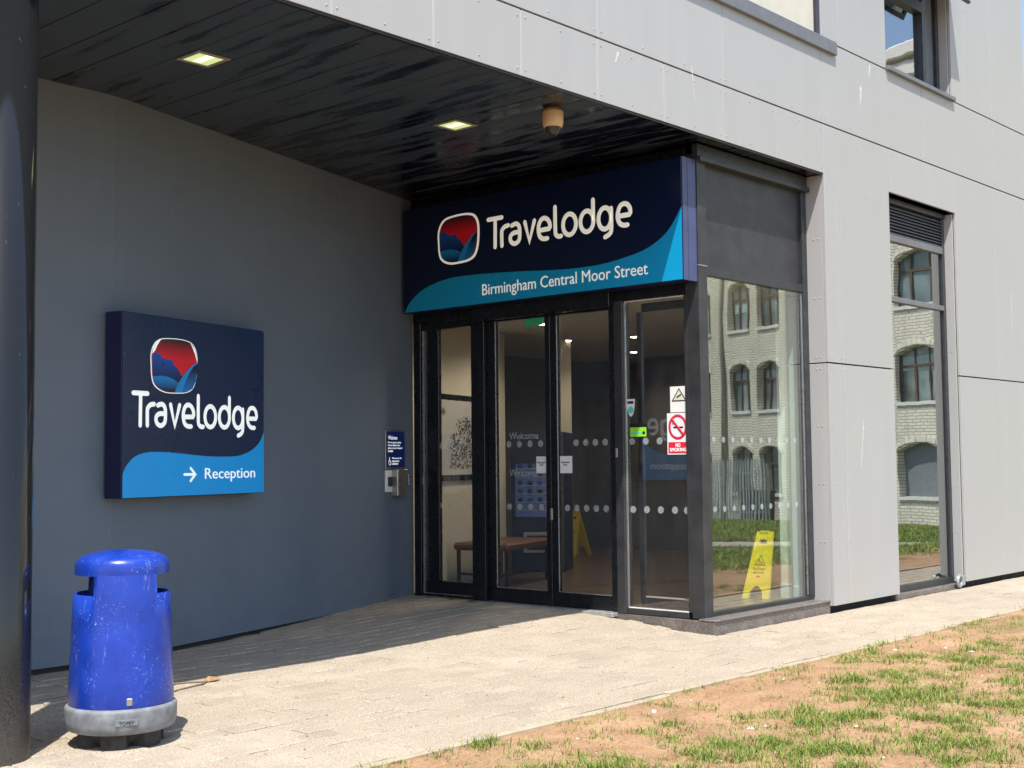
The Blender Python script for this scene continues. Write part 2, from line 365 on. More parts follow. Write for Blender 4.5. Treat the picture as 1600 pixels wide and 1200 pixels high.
        for i in range(m_ if closed else m_-1):
            for j in range(seg):
                fs.append((i*seg+j, i*seg+(j+1) % seg, ((i+1) % m_)*seg+(j+1) % seg, ((i+1) % m_)*seg+j))
        if not closed: fs += [tuple(range(seg-1, -1, -1)), tuple((m_-1)*seg+j for j in range(seg))]
        return s.add(vs, fs, smooth)
    def disc(s, cx, cz, r, y0, y1, seg=20): return s.prism([(cx+r*math.cos(2*math.pi*i/seg), cz+r*math.sin(2*math.pi*i/seg)) for i in range(seg)], y0, y1)
    def mesh(s, name, mat, off=Vector((0, 0, 0))):
        me = bpy.data.meshes.new(name); me.from_pydata([(a-off[0], b_-off[1], c-off[2]) for a, b_, c in s.v], [], s.f)
        me.polygons.foreach_set('use_smooth', s.sm); me.materials.append(MATS[mat]); me.update(); return me
    def build(s, name, mat, parent=None, origin=None):
        a = np.array(s.v); c = Vector(((a[:, 0].min()+a[:, 0].max())/2, (a[:, 1].min()+a[:, 1].max())/2, a[:, 2].min()))
        if origin is not None: c = Vector(origin)
        o = bpy.data.objects.new(name, s.mesh(name, mat, c)); COL.objects.link(o)
        if parent: o.parent = parent; o.location = c-OFF[parent.name]
        else: o.location = c
        OFF[o.name] = c; return o
def place(name, me, loc, parent=None, rz=0.):
    o = bpy.data.objects.new(name, me); COL.objects.link(o)
    if parent: o.parent = parent; o.location = Vector(loc)-OFF[parent.name]
    else: o.location = loc
    o.rotation_euler = (0, 0, rz); OFF[o.name] = Vector(loc); return o
def copy_tree(o, parent=None):
    c = o.copy(); COL.objects.link(c); c.parent = parent; OFF[c.name] = OFF[o.name].copy()
    for ch in list(o.children): copy_tree(ch, c)
    return c
def text(name, body, x0, z0, w, h, mat, parent, y=-.002, ext=.0012, left=False):
    if '\n' in body:
        L = body.split('\n'); lh = h/(len(L)+.25*(len(L)-1)); mx = max(map(len, L))
        for i, t in enumerate(L):
            wi = w*len(t)/mx; text(name, t, x0 if left else x0+(w-wi)/2, z0+(len(L)-1-i)*lh*1.25, wi, lh, mat, parent, y, ext)
        return
    cu = bpy.data.curves.new(name, 'FONT'); cu.body = body; cu.resolution_u = 3; cu.extrude = .01; cu.align_x = 'CENTER'
    ob = bpy.data.objects.new(name+'_tmp', cu); COL.objects.link(ob)
    dg = bpy.context.evaluated_depsgraph_get(); me = bpy.data.meshes.new_from_object(ob.evaluated_get(dg))
    bpy.data.objects.remove(ob)
    n = len(me.vertices); a = np.zeros(n*3); me.vertices.foreach_get('co', a); a = a.reshape(-1, 3)
    lo, hi = a.min(0), a.max(0)
    if h is None: h = w*(hi[1]-lo[1])/(hi[0]-lo[0])
    if w is None: w = h*(hi[0]-lo[0])/(hi[1]-lo[1])
    xx = (a[:, 0]-lo[0])/(hi[0]-lo[0])*w-w/2; zz = (a[:, 1]-lo[1])/(hi[1]-lo[1])*h; yy = -np.sign(a[:, 2])*ext
    b_ = np.stack([xx, yy, zz], 1); me.vertices.foreach_set('co', b_.ravel()); me.materials.clear(); me.materials.append(MATS[mat]); me.update()
    return place(name, me, (x0+w/2, y, z0), parent)

# ------------------------------------------------------------------ site dimensions
YF, SOF, THR = 6.415, 4.473, .095         # facade plane, soffit height, door threshold
XD, YG = 9.93, 6.62                        # door plane, side glass plane
TH = R(16.9); tB = math.tan(TH)
def wallB(x): return 9.08+(x-5.45)*tB
def ss(a, b_, x): t = min(1, max(0, (x-a)/(b_-a))); return t*t*(3-2*t)
def pav_z(x, y): return .095*ss(6.6, 8.3, y)*ss(6.5, 9.6, x)*ss(13.5, 11.5, x) + .018*ss(6.8, 9, y)*(1-ss(6.5, 9, x)) - .012*ss(9, 10, x)*(1-ss(6.6, 7.2, y))
def soil_z(x, y):
    z = -.025*max(0, x-12)*ss(0, 5, 5-y)
    if x > 44: z = -.8*ss(0, 5, 5-y)
    if 2 < x < 20 and 0 < y < 5.2:
        e = ss(0, .35, 5.02-y)
        z += e*(.030*noise.noise((x*1.1, y*1.1, 0))+.018*noise.noise((x*4, y*4, 3))+.010*noise.noise((x*12, y*12, 5))) - .012
    return z

# ------------------------------------------------------------------ ground, pavement
def gridmesh(name, xs, ys, fz, mat):
    vs = [(x, y, fz(x, y)) for y in ys for x in xs]; nx = len(xs)
    fs = [(j*nx+i, j*nx+i+1, (j+1)*nx+i+1, (j+1)*nx+i) for j in range(len(ys)-1) for i in range(nx-1)]
    b_ = MB(); b_.add(vs, fs, True); return b_
xs = [-900, -300, -100, -40, -15, -5, 0, 2]+[3+.06*i for i in range(225)]+[17, 18, 20, 23, 26, 30, 35, 40, 44, 50, 70, 120, 300, 900]
ys = [-900, -300, -100, -50, -25, -15, -10, -6, -3, -1.5, -.5, .4, 1, 1.4]+[1.6+.055*i for i in range(64)]
g = gridmesh('ground', xs, ys, soil_z, 'soil').build('ground', 'soil', origin=(0, 0, 0)); prop(g, kind='structure')
g2 = gridmesh('g', [-900, -300, -20, 30, 300, 900], [5.13, 14, 40, 150, 900], lambda x, y: -.12, 'soil').build('ground', 'soil', origin=(0, 0, 0)); prop(g2, kind='structure')

pave = gridmesh('p', [-9+.5*i for i in range(70)], [5.10+.25*i for i in range(26)], lambda x, y: pav_z(x, y)-.012, 'sand_joint').build('pavement', 'sand_joint', origin=(0, 0, 0))
prop(pave, kind='structure')
PL, PW = .272, .166
pm = MB().box(-PL/2+.0035, PL/2-.0035, -PW/2+.0035, PW/2-.0035, -.05, 0, .006).mesh('paver', 'paver')
cells = []
for j in range(int((10.9-5.13)/PW)):
    y = 5.13+PW*(j+.5); wob = .012*noise.noise((0, y*3, 1))
    for i in range(int(33/PL)):
        x = -8.5+PL*(i+.5*(j % 2))+wob
        if y > 9.1 and x < 5.5: continue
        if x > XD-.06 and y > 6.52 and x < 17.6: continue
        if x >= 11.9 and y > 6.46: continue
        if 5.4 < x <= XD and y > wallB(x)+.1: continue
        u, v_, d = px((x, y, 0)); vis = d > 1 and -60 < u < 1660 and 600 < v_ < 1260
        cells.append((d if vis else 1e3, x, y))
cells.sort(); far = MB()
base = MB().box(-PL/2+.0035, PL/2-.0035, -PW/2+.0035, PW/2-.0035, -.05, 0, .006)
for k, (d, x, y) in enumerate(cells):
    z = pav_z(x, y)+random.gauss(0, .0018); a = random.gauss(0, .006)
    sxp = (pav_z(x+.1, y)-pav_z(x-.1, y))/.2; syp = (pav_z(x, y+.1)-pav_z(x, y-.1))/.2
    tx, ty = random.gauss(0, .009)+sxp, random.gauss(0, .012)+syp
    if k < 300:
        o = place('paver', pm, (x, y, z), pave, a); o.rotation_euler = (ty, -tx, a)
    else:
        ca, sa = math.cos(a), math.sin(a)
        far.add([(x+ca*p-sa*q, y+sa*p+ca*q, z+r+tx*p+ty*q) for p, q, r in base.v], base.f)
fo = far.build('paver', 'paver', pave); prop(fo, kind='stuff')
em = MB().box(-.455, .455, -.028, .028, -.14, .0, .006).mesh('edging_stone', 'edging')
for i in range(22):
    o = place('edging_stone', em, (-2+.915*i+.45, 5.075+random.gauss(0, .004), .004+random.gauss(0, .003)), pave, random.gauss(0, .004))
pth = MB(); pv = []
for i in range(31):
    t = -12+i*1.2; cx, cy = 25.4+t*.55+.9*math.sin(t*.22), -.5+t*.83
    cy = min(cy, 4.3)
    for s_2 in (-1.2, 1.2): pv.append((cx+s_2*.83, cy-s_2*.55, soil_z(cx+s_2*.83, cy-s_2*.55)+.03))
pth.add(pv, [(2*i, 2*i+1, 2*i+3, 2*i+2) for i in range(30)]); prop(pth.build('path', 'path_tar', origin=(25, 0, 0)), kind='structure')

# ------------------------------------------------------------------ hotel building
hot = thing('hotel_building', (9, 6.4, 0), 0, 'grey panelled hotel building with a recessed entrance porch under a black boarded soffit', 'building')
OFF[hot.name] = Vector((9, 6.4, 0))
def hb(name, mat, x0, x1, y0, y1, z0, z1, bev=0., parent=hot): return MB().box(x0, x1, y0, y1, z0, z1, bev).build(name, mat, parent)
# backing wall around openings (dark, seen only in the joints)
BY0, BY1 = YF+.034, YF+.10
for q in [(-9, 11.90, SOF+.06, 5.90), (-9, 6.9, 5.90, 9.4), (6.9, 11.9, 7.9, 9.4), (11.97, 13.41, .12, 9.4), (11.90, 11.97, SOF+.06, 9.4), (13.41, 15.22, 4.55, 5.86), (13.41, 15.22, 8.0, 9.4), (15.22, 17.58, .12, 9.4)]:
    hb('wall_backing', 'backing', q[0], q[1], BY0, BY1, q[2], q[3])
hb('wall_core', 'backing', -9, 17.55, 6.75, 15.5, 4.80, 9.4); hb('roof_slab', 'ledge_metal', -9.1, 17.7, 6.3, 15.6, 9.4, 9.6)
hb('end_wall', 'panel', 17.56, 17.60, YF+.04, 15.5, -.1, 9.4); hb('rear_wall', 'backing', -9, 17.55, 15.3, 15.5, -.1, 4.8)
G_ = .0055
rvm = MB().lathe([(.0085, 0), (.0075, .003), (.004, .0046), (0, .005)], seg=6, cap=False)
def panel(x0, x1, z0, z1, cols=None, name='facade_panel'):
    o = MB().box(x0+G_, x1-G_, YF, YF+.03, z0+G_*1.4, z1-G_*1.4, .002).build(name, 'panel', hot)
    MB().box(x1-.004, x1+.004, YF+.006, YF+.012, z0+.012, z1-.012).build('joint_strip', 'joint_strip', o)
    rb = MB(); w = x1-x0
    us = [x0+.045, x1-.045]+([x0+w*k/(n_+1) for n_ in [max(0, round(w/.62)-1)] for k in range(1, n_+1)])
    nz = max(1, round((z1-z0-.1)/.62))
    for u in us:
        for k in range(nz+1):
            z = z0+.06+(z1-z0-.12)*k/nz
            rb.add([(u+p, YF-r, z+q) for p, q, r in rvm.v], [f[::-1] for f in rvm.f], True)
    prop(rb.build('rivets', 'rivet', o), kind='stuff'); return o
J1 = [11.945-.935*i for i in range(17)][::-1]
for a, b_ in zip(J1, J1[1:]): panel(a, b_, SOF, 5.0)
J2 = [11.955-1.87*i for i in range(9)][::-1]+[14.34, 16.44, 17.62]
for a, b_ in zip(J2, J2[1:]): panel(a, b_, 5.0, 5.895)
for a, b_ in ((11.945, 12.27), (12.27, 13.43), (15.20, 16.38), (16.38, 17.62)):
    panel(a, b_, 2.525, 5.0); panel(a, b_, .056, 2.525)
panel(13.43, 15.20, 4.50, 5.0)
for a, b_ in ((11.955, 12.31), (12.31, 13.45), (15.21, 15.59), (15.59, 16.42), (16.42, 17.62)): panel(a, b_, 5.895, 8.3); panel(a, b_, 8.3, 9.4)
panel(13.45, 15.21, 7.95, 9.4); panel(6.9, 11.955, 7.9, 9.4)
for a, b_ in ((-3, 1), (1, 4), (4, 6.9)): panel(a, b_, 5.895, 9.4)
# reveal panels (pillar side facing the porch, window cheeks)
def reveal(x, y1, z0, z1, sgn=-1):
    o = hb('reveal_panel', 'panel', x+.003, x+.028, YF+.032, y1, z0+.006, z1-.006, .002)
    rb = MB(); nz = max(1, round((z1-z0)/.58))
    for k in range(nz+1):
        z = z0+.06+(z1-z0-.12)*k/nz
        for yy in (YF+.085, YF+.135):
            if yy < y1-.02: rb.add([(x+.003-r if sgn < 0 else x+.028+r, yy+p, z+q) for p, q, r in rvm.v], rvm.f, True)
    prop(rb.build('rivets', 'rivet', o), kind='stuff')
reveal(11.945, YG+.02, .056, 2.525); reveal(11.945, YG+.02, 2.525, SOF)
reveal(15.17, 6.60, .056, 4.5); reveal(15.185, 6.66, 5.93, 7.95); hb('reveal_panel', 'panel', 13.43, 13.45, YF+.032, 6.6, .06, 4.5); hb('reveal_panel', 'panel', 13.45, 13.47, YF+.032, 6.66, 5.93, 7.95)
hb('plinth', 'backing', 11.97, 13.40, 6.52, 6.60, -.1, .2); hb('plinth', 'backing', 15.24, 17.58, 6.50, 6.60, -.1, .2)
# ledge above the porch and cream panel window
lp = hb('ledge', 'ledge_metal', 4.0, 12.235, YF-.042, YF+.05, 5.765, 5.905, .006)
hb('cream_panel', 'cream', 6.9, 11.87, YF+.03, YF+.05, 5.91, 7.9); hb('panel_trim', 'frame_dark', 11.875, 11.945, YF+.0, YF+.06, 5.91, 7.9, .004)
# soffit: boards running front to back
sof = hb('soffit', 'soffit_gap', -9, 11.94, YF+.04, 11.0, SOF+.022, SOF+.05)
hb('soffit_trim', 'frame_black', -9, 11.94, YF+.004, YF+.032, SOF-.014, SOF-.001, .002)
bw = .3235
for i in range(64):
    x0 = 4.225+bw*(i-40)
    if x0 > 11.9: break
    x1 = min(x0+bw, 11.935); y1 = 9.10 if x1 < 5.5 else min(wallB(x1)+.1, 10.7)
    if x0 > XD+.05: y1 = YG-.03
    dz = random.gauss(0, .0012)
    MB().box(x0+.0045, x1-.0045, YF+.045, y1, SOF+dz, SOF+.02+dz, .003).build('soffit_board', 'soffit_paint', sof)
# left rendered wall (kinked)
poly = [(-9, 9.06), (5.15, 9.06), (5.30, 9.068), (5.42, 9.082), (5.55, 9.112), (5.70, wallB(5.70)), (XD+.02, wallB(XD+.02)), (XD+.02, wallB(XD)+.3), (5.3, 9.4), (-9, 9.4)]
MB().prismz(poly, .062, SOF+.015).build('rendered_wall', 'wall_render', hot)
MB().prismz([(a, b_+.03) for a, b_ in poly], -.1, .061).build('wall_base', 'backing', hot)
# round column
cb_ = MB().lathe([(.2, -.1), (.2, .0), (.2, SOF+.02)], 3.318, 6.742, 48); cb_.build('steel_column', 'column_paint', hot)

# --- side glazing (faces the street)
FR = 'frame_worn'
scr = hb('corner_post', FR, XD, XD+.14, YG, YG+.14, THR+.01, SOF-.09, .004)
hb('frame_joint', 'silver', XD-.002, XD+.142, YG-.002, YG+.05, 3.335, 3.342)
sg = hb('side_window', FR, XD+.14, 11.93, YG+.01, YG+.08, THR+.02, THR+.062, .003)      # bottom rail carries the glazing
hb('top_rail', FR, XD+.14, 11.86, YG+.012, YG+.09, 3.255, 3.335, .004, sg); hb('jamb', 'frame_dark', 11.85, 11.945, YG+.006, YG+.1, THR+.062, SOF-.09, .003, sg)
hb('pane', 'glass_side', XD+.14, 11.85, YG+.035, YG+.047, THR+.062, 3.255, 0, sg); hb('glazing_bead', 'silver', 11.836, 11.85, YG+.024, YG+.034, THR+.07, 3.25, 0, sg)
hb('spandrel_panel', FR, XD+.14, 11.86, YG+.04, YG+.07, 3.335, 4.33, 0, sg); hb('head_rail', FR, XD-.01, 11.93, YG-.05, YG+.06, 4.30, 4.345, .004, sg); hb('head_trim', 'frame_dark', XD-.01, 11.93, YG-.02, YG+.05, 4.345, SOF-.01, .004, sg)
dm_ = MB().disc(0, 0, .028, -.0015, 0, 16).mesh('dot', 'glass_dot')
for zz in (1.09, 1.735):
    for k in range(10): place('dot', dm_, (XD+.24+.165*k, YG+.033, zz), sg)
# granite plinth
gp = MB().prismz([(9.835, 6.47), (11.96, 6.47), (11.96, YG+.02), (XD+.0, YG+.02), (XD, 9.4), (9.91, 9.4), (9.91, 7.5)], -.06, THR).build('granite_plinth', 'granite', hot)
hb('ledge_slab', 'granite', 9.85, 11.965, 6.455, YG+.02, THR+.003, THR+.022, .006)
# --- entrance doors (plane x = XD, facing -x)
DK = 'frame_black'
def db(name, mat, y0, y1, z0, z1, d0=.0, d1=.1, par=hot, bev=.004): return MB().box(XD+d0, XD+d1, y0, y1, z0, z1, bev).build(name, mat, par)
ef = db('entrance_frame', DK, 6.76, 10.42, 3.085, SOF-.02, .0, .12)
db('corner_stile', FR, 6.762, 6.80, THR+.06, 3.085, .004, .11, ef); db('post', FR, 7.50, 7.60, THR+.002, 3.085, -.02, .1, ef); db('post', DK, 7.601, 7.67, THR+.002, 3.085, .0, .1, ef)
db('post', DK, 9.32, 9.42, THR+.002, 3.085, -.02, .1, ef); db('post', DK, 9.421, 9.53, THR+.002, 3.085, .0, .1, ef); db('post', DK, 10.29, 10.40, THR+.002, 3.085, -.01, .1, ef)
db('head_box', DK, 7.60, 9.42, 3.03, 3.2, -.09, -.005, ef)
# right fixed pane
fx = db('fixed_screen', FR, 6.80, 7.50, THR+.004, THR+.06, .0, .09); db('pane', 'glass_door', 6.80, 7.50, THR+.06, 3.065, .03, .042, fx, 0)
db('glazing_bead', 'silver', 7.487, 7.50, THR+.06, 3.07, .012, .03, fx, 0); db('glazing_bead', 'sticker_white', 6.80, 7.487, THR+.06, THR+.068, .012, .03, fx, 0); db('glazing_bead', 'bead_cream', 6.80, 7.487, 3.066, 3.076, .012, .03, fx, 0)
# inner draught screen seen through it
db('inner_frame', 'frame_dark', 7.40, 7.46, THR+.06, 2.98, .16, .2, fx); db('inner_rail', 'frame_dark', 6.80, 7.40, THR+.06, THR+.15, .16, .2, fx); db('inner_rail', 'frame_dark', 6.8, 7.40, 2.98, 3.06, .16, .2, fx); db('inner_bead', 'bead_cream', 6.8, 7.40, THR+.151, THR+.162, .165, .195, fx, 0)
def leaf(y0, y1, gy0, gy1):
    o = db('sliding_door', DK, y0, y1, THR+.012, .25, .03, .08)
    db('top_rail', DK, y0, y1, 3.02, 3.08, .03, .08, o); db('stile', DK, y0, gy0, .25, 3.02, .03, .08, o); db('stile', DK, gy1, y1, .25, 3.02, .03, .08, o)
    db('pane', 'glass_door', gy0, gy1, .25, 3.02, .05, .06, o, 0)
    db('glazing_bead', 'silver', gy1-.008, gy1, .25, 3.02, .022, .03, o, 0); db('glazing_bead', 'silver', gy0, gy1-.008, .25, .257, .022, .03, o, 0)
    return o
dr = leaf(7.67, 8.445, 7.70, 8.36); dl = leaf(8.452, 9.315, 8.52, 9.20)
hb('pull_handle', 'steel', XD+.012, XD+.03, 8.43, 8.46, .96, 1.08, .004, dl); hb('lock', 'steel', XD-.035, XD-.02, 7.565, 7.59, 1.58, 1.67, .004, ef)
lf = db('side_screen', DK, 9.53, 10.29, THR+.012, .27, .02, .09); db('pane', 'glass_door', 9.53, 10.05, .27, 3.0, .05, .06, lf, 0); db('top_rail', DK, 9.53, 10.29, 3.0, 3.08, .02, .09, lf)
db('infill_panel', 'frame_black', 10.05, 10.26, .27, 3.0, .03, .08, lf); db('glazing_bead', 'silver', 10.262, 10.272, .13, 3.0, .0, .03, lf, 0); db('glazing_bead', 'silver', 9.54, 10.262, .13, .137, .008, .019, lf, 0)
db('door_threshold', 'threshold', 7.60, 9.42, THR-.03, THR+.008, -.10, .15)
dmx = MB(); dmx.add([(y_, x_, z_) for x_, y_, z_ in MB().disc(0, 0, .034, -.0015, 0, 16).v], [f[::-1] for f in MB().disc(0, 0, .034, -.0015, 0, 16).f]); dmx = dmx.mesh('dot', 'glass_dot')
for zz in (1.085, 1.73):
    for k in range(5): place('dot', dmx, (XD+.027, 6.80+.16*k-.01 if k else 6.815, zz), fx)
    for k in range(5 if zz < 1.4 else 4): place('dot', dmx, (XD+.047, 7.77+.122*k, zz), dr)
    for k in range(4): place('dot', dmx, (XD+.047, 8.60+.145*k, zz), dl)
    for k in range(5): place('dot', dmx, (XD+.047, 9.60+.15*k, zz), lf)
for zz in (1.78, 1.40):
    e_ = thing('w', (0, 0, 0)); bpy.data.objects.remove(e_)
    t_ = text('door_lettering', 'Welcome', 0, 0, .40, None, 'glass_dot', None)
    t_.rotation_euler = (0, 0, -math.pi/2); t_.parent = dl; t_.location = Vector((XD+.046, 8.83, zz))-OFF[dl.name]

# --- interior
CZ = 3.235
hb('interior_floor', 'int_floor', XD+.13, 17.5, YG+.09, 14.2, THR-.06, THR+.003); hb('interior_ceiling', 'int_ceiling', XD+.12, 17.5, YG+.1, 14.2, CZ, CZ+.1)
iw = [(XD+.12, 10.62), (12.54, 11.42), (12.54, 14.0), (12.3, 14.0), (12.3, 11.62), (XD+.12, 10.9)]
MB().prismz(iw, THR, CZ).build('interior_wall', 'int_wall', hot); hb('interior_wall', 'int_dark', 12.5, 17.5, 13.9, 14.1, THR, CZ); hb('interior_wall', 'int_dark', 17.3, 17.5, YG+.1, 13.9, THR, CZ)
hb('interior_pillar', 'int_wall', 13.72, 13.95, 11.45, 11.7, THR, CZ)
rp = hb('inner_return', 'int_white', 11.96, 12.9, YG+.10, 6.88, THR, 3.25); hb('inner_return', 'int_white', 12.12, 13.0, 6.885, 7.12, THR, 3.25)
hb('skirting', 'int_white', 11.945, 11.958, YG+.1, 6.88, THR, THR+.14, .003, rp); hb('skirting', 'int_white', 12.105, 12.118, 6.885, 7.12, THR, THR+.14, .003, rp)
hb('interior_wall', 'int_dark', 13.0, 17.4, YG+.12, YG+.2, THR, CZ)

# --- tall window with louvre on the right
tw = hb('window', 'frame_worn', 13.45, 15.17, 6.55, 6.60, .045, .118, .004)
hb('jamb', 'frame_dark', 15.10, 15.17, 6.548, 6.61, .118, 4.44, .003, tw); hb('jamb', 'frame_dark', 13.45, 13.51, 6.548, 6.61, .118, 4.44, .003, tw)
hb('transom', 'ledge_metal', 13.51, 15.10, 6.54, 6.60, 4.005, 4.085, .004, tw); hb('transom', 'ledge_metal', 13.51, 15.10, 6.54, 6.60, 3.315, 3.375, .004, tw); hb('head_rail', 'frame_dark', 13.45, 15.17, 6.53, 6.61, 4.44, 4.5, .004, tw)
hb('pane', 'glass_window', 13.51, 15.10, 6.575, 6.585, .118, 3.315, 0, tw); hb('pane', 'glass_window', 13.51, 15.10, 6.575, 6.585, 3.375, 4.005, 0, tw)
hb('louvre_back', 'backing', 13.51, 15.10, 6.598, 6.605, 4.085, 4.44, 0, tw); hb('sill_stone', 'granite', 13.44, 15.19, 6.47, 6.56, -.03, .044, .006, tw); hb('brick_footing', 'brick_base', 13.42, 15.22, 6.49, 6.6, -.1, -.031, 0, tw)
for k in range(9):
    z = 4.10+.037*k; MB().add([(13.51, 6.555, z), (15.10, 6.555, z), (15.10, 6.59, z+.030), (13.51, 6.59, z+.030), (13.51, 6.555, z-.004), (15.10, 6.555, z-.004), (15.10, 6.59, z+.026), (13.51, 6.59, z+.026)],
        [(0,1,2,3),(7,6,5,4),(0,4,5,1),(1,5,6,2),(2,6,7,3),(3,7,4,0)]).build('louvre_slat', 'ledge_metal', tw)
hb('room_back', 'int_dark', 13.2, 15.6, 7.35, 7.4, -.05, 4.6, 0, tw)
# --- upper window with an opened top light
uw = hb('window', 'frame_dark', 13.47, 15.185, 6.56, 6.66, 5.93, 5.97, .004)
hb('sill', 'ledge_metal', 13.43, 15.235, YF-.044, 6.56, 5.885, 5.935, .005, uw); hb('mullion', 'frame_dark', 14.62, 14.70, 6.50, 6.66, 5.97, 7.9, .004, uw)
hb('jamb', 'frame_dark', 13.47, 13.53, 6.55, 6.66, 5.97, 7.9, .004, uw); hb('jamb', 'frame_dark', 15.12, 15.185, 6.55, 6.66, 5.97, 7.9, .004, uw); hb('transom', 'frame_dark', 13.53, 14.62, 6.50, 6.66, 6.86, 6.99, .004, uw); hb('head_rail', 'frame_dark', 13.47, 15.185, 6.55, 6.66, 7.9, 7.95, .004, uw)
hb('pane', 'glass_upper', 13.53, 14.62, 6.56, 6.575, 5.97, 6.86, 0, uw); hb('side_panel', 'ledge_metal', 14.70, 15.12, 6.60, 6.62, 5.97, 7.4, 0, uw); hb('room_back', 'int_dark', 13.3, 15.4, 6.74, 6.748, 5.9, 8, 0, uw)
ol = MB(); 
def tilt(x, s, o_): return (x, 6.54-.40*s-o_*.9, 7.9-.86*s+o_*.42)
for a, b_, c1, c2 in ((13.5, 15.15, .96, 1.02), (13.5, 15.15, 0, .06), (13.5, 13.56, .06, .96), (15.09, 15.15, .06, .96)):
    ol.add([tilt(a, c1, -.02), tilt(b_, c1, -.02), tilt(b_, c2, -.02), tilt(a, c2, -.02), tilt(a, c1, .02), tilt(b_, c1, .02), tilt(b_, c2, .02), tilt(a, c2, .02)], [(0,1,2,3),(7,6,5,4),(0,4,5,1),(1,5,6,2),(2,6,7,3),(3,7,4,0)])
op = ol.build('opening_light', 'frame_dark', uw)
MB().add([tilt(13.56, .06, -.004), tilt(15.09, .06, -.004), tilt(15.09, .96, -.004), tilt(13.56, .96, -.004), tilt(13.56, .06, .004), tilt(15.09, .06, .004), tilt(15.09, .96, .004), tilt(13.56, .96, .004)], [(0,1,2,3),(7,6,5,4),(0,4,5,1),(1,5,6,2),(2,6,7,3),(3,7,4,0)]).build('opening_pane', 'glass_upper', uw)
# bird-lime streaks and scrapes on the cladding
for x, z, w, h, dx in ((9.62, 4.74, .012, .34, -.05), (12.80, 5.36, .030, .22, .01), (13.02, 5.72, .016, .14, .02), (12.60, 1.45, .008, .5, .07), (16.9, 3.2, .007, .5, 0), (8.45, 4.85, .02, .10, .03)):
    MB().prism([(x-w*.3, z), (x+w*.3, z), (x+w+dx, z+h*.8), (x+w*.6+dx, z+h), (x-w*.4+dx, z+h*.9)], YF-.0015, YF-.0003).build('white_streak', 'stone_white', hot)
# ------------------------------------------------------------------ fascia sign over the doors
STROKES = [[[0.1172,0.8188],[0.2813,0.8189]],[[0.2016,0.8155],[0.1982,0.5677]],[[0.2807,0.5695],[0.2795,0.6875],[0.2912,0.7131],[0.3164,0.7322],[0.3583,0.7388]],[[0.4023,0.7311],[0.4448,0.7419],[0.4756,0.7296],[0.4929,0.6942],[0.4934,0.6274],[0.4814,0.5911],[0.4402,0.5687],[0.3975,0.5841],[0.3805,0.6194],[0.3939,0.6503],[0.4333,0.6657],[0.4916,0.6643]],[[0.556,0.7407],[0.6075,0.5732],[0.6662,0.7404]],[[0.7164,0.6467],[0.8443,0.6501],[0.8407,0.6945],[0.8176,0.7308],[0.7785,0.7475],[0.7398,0.7335],[0.7161,0.6907],[0.7132,0.6382],[0.7312,0.5915],[0.7684,0.5713],[0.8122,0.5701]],[[0.9024,0.8243],[0.9037,0.6219],[0.9155,0.5849],[0.9405,0.5705],[0.9672,0.571]],'O',[1.0614,.6575,.0713,.0875],'O',[1.251,.6578,.07,.0867],[[1.3186,0.8272],[1.3193,0.654]],'O',[1.4412,.6573,.0668,.088],[[1.5078,0.7317],[1.5084,0.5695],[1.4903,0.5245],[1.4433,0.5038]],[[1.5815,0.6552],[1.7065,0.6562],[1.7026,0.7038],[1.6781,0.7394],[1.6407,0.7506],[1.6035,0.737],[1.5814,0.6946],[1.576,0.6439],[1.5946,0.5993],[1.63,0.5774],[1.6748,0.5749]]]
LETTERS = [[0, 1], [2], [3], [4], [5], [6], [7], [8, 9], [10, 11], [12]]
def smooth2(P, closed=False):
    if len(P) < 4: return P
    out = []; n = len(P)
    for i in range(n-1):
        p0, p1, p2, p3 = [np.array(P[min(max(k, 0), n-1)]) for k in (i-1, i, i+1, i+2)]
        for t in (0, .33, .66):
            out.append(tuple(.5*((2*p1)+(p2-p0)*t+(2*p0-5*p1+4*p2-p3)*t*t+(3*p1-p0-3*p2+p3)*t**3)))
    return out+[tuple(P[-1])]
def strokes():
    res = []; k = 0
    while k < len(STROKES):
        if STROKES[k] == 'O':
            cx, cz, rx, rz = STROKES[k+1]; res.append([(cx+rx*math.cos(a), cz+rz*math.sin(a)) for a in [2*math.pi*i/24 for i in range(25)]]); k += 2; continue
        P = STROKES[k]
        if k in (5,) or (len(P) == 11):       # e: keep the bar straight
            res.append([tuple(P[0]), tuple(P[1])]); res.append(smooth2(P[1:])); res[-2] = None; res[-1] = [tuple(P[0]), (P[1][0]-.004, P[1][1])]+res[-1][1:]; res = [r for r in res if r is not None]
        elif len(P) >= 4: res.append(smooth2(P))
        else: res.append([tuple(p) for p in P])
        k += 1
    return res
ST = strokes()
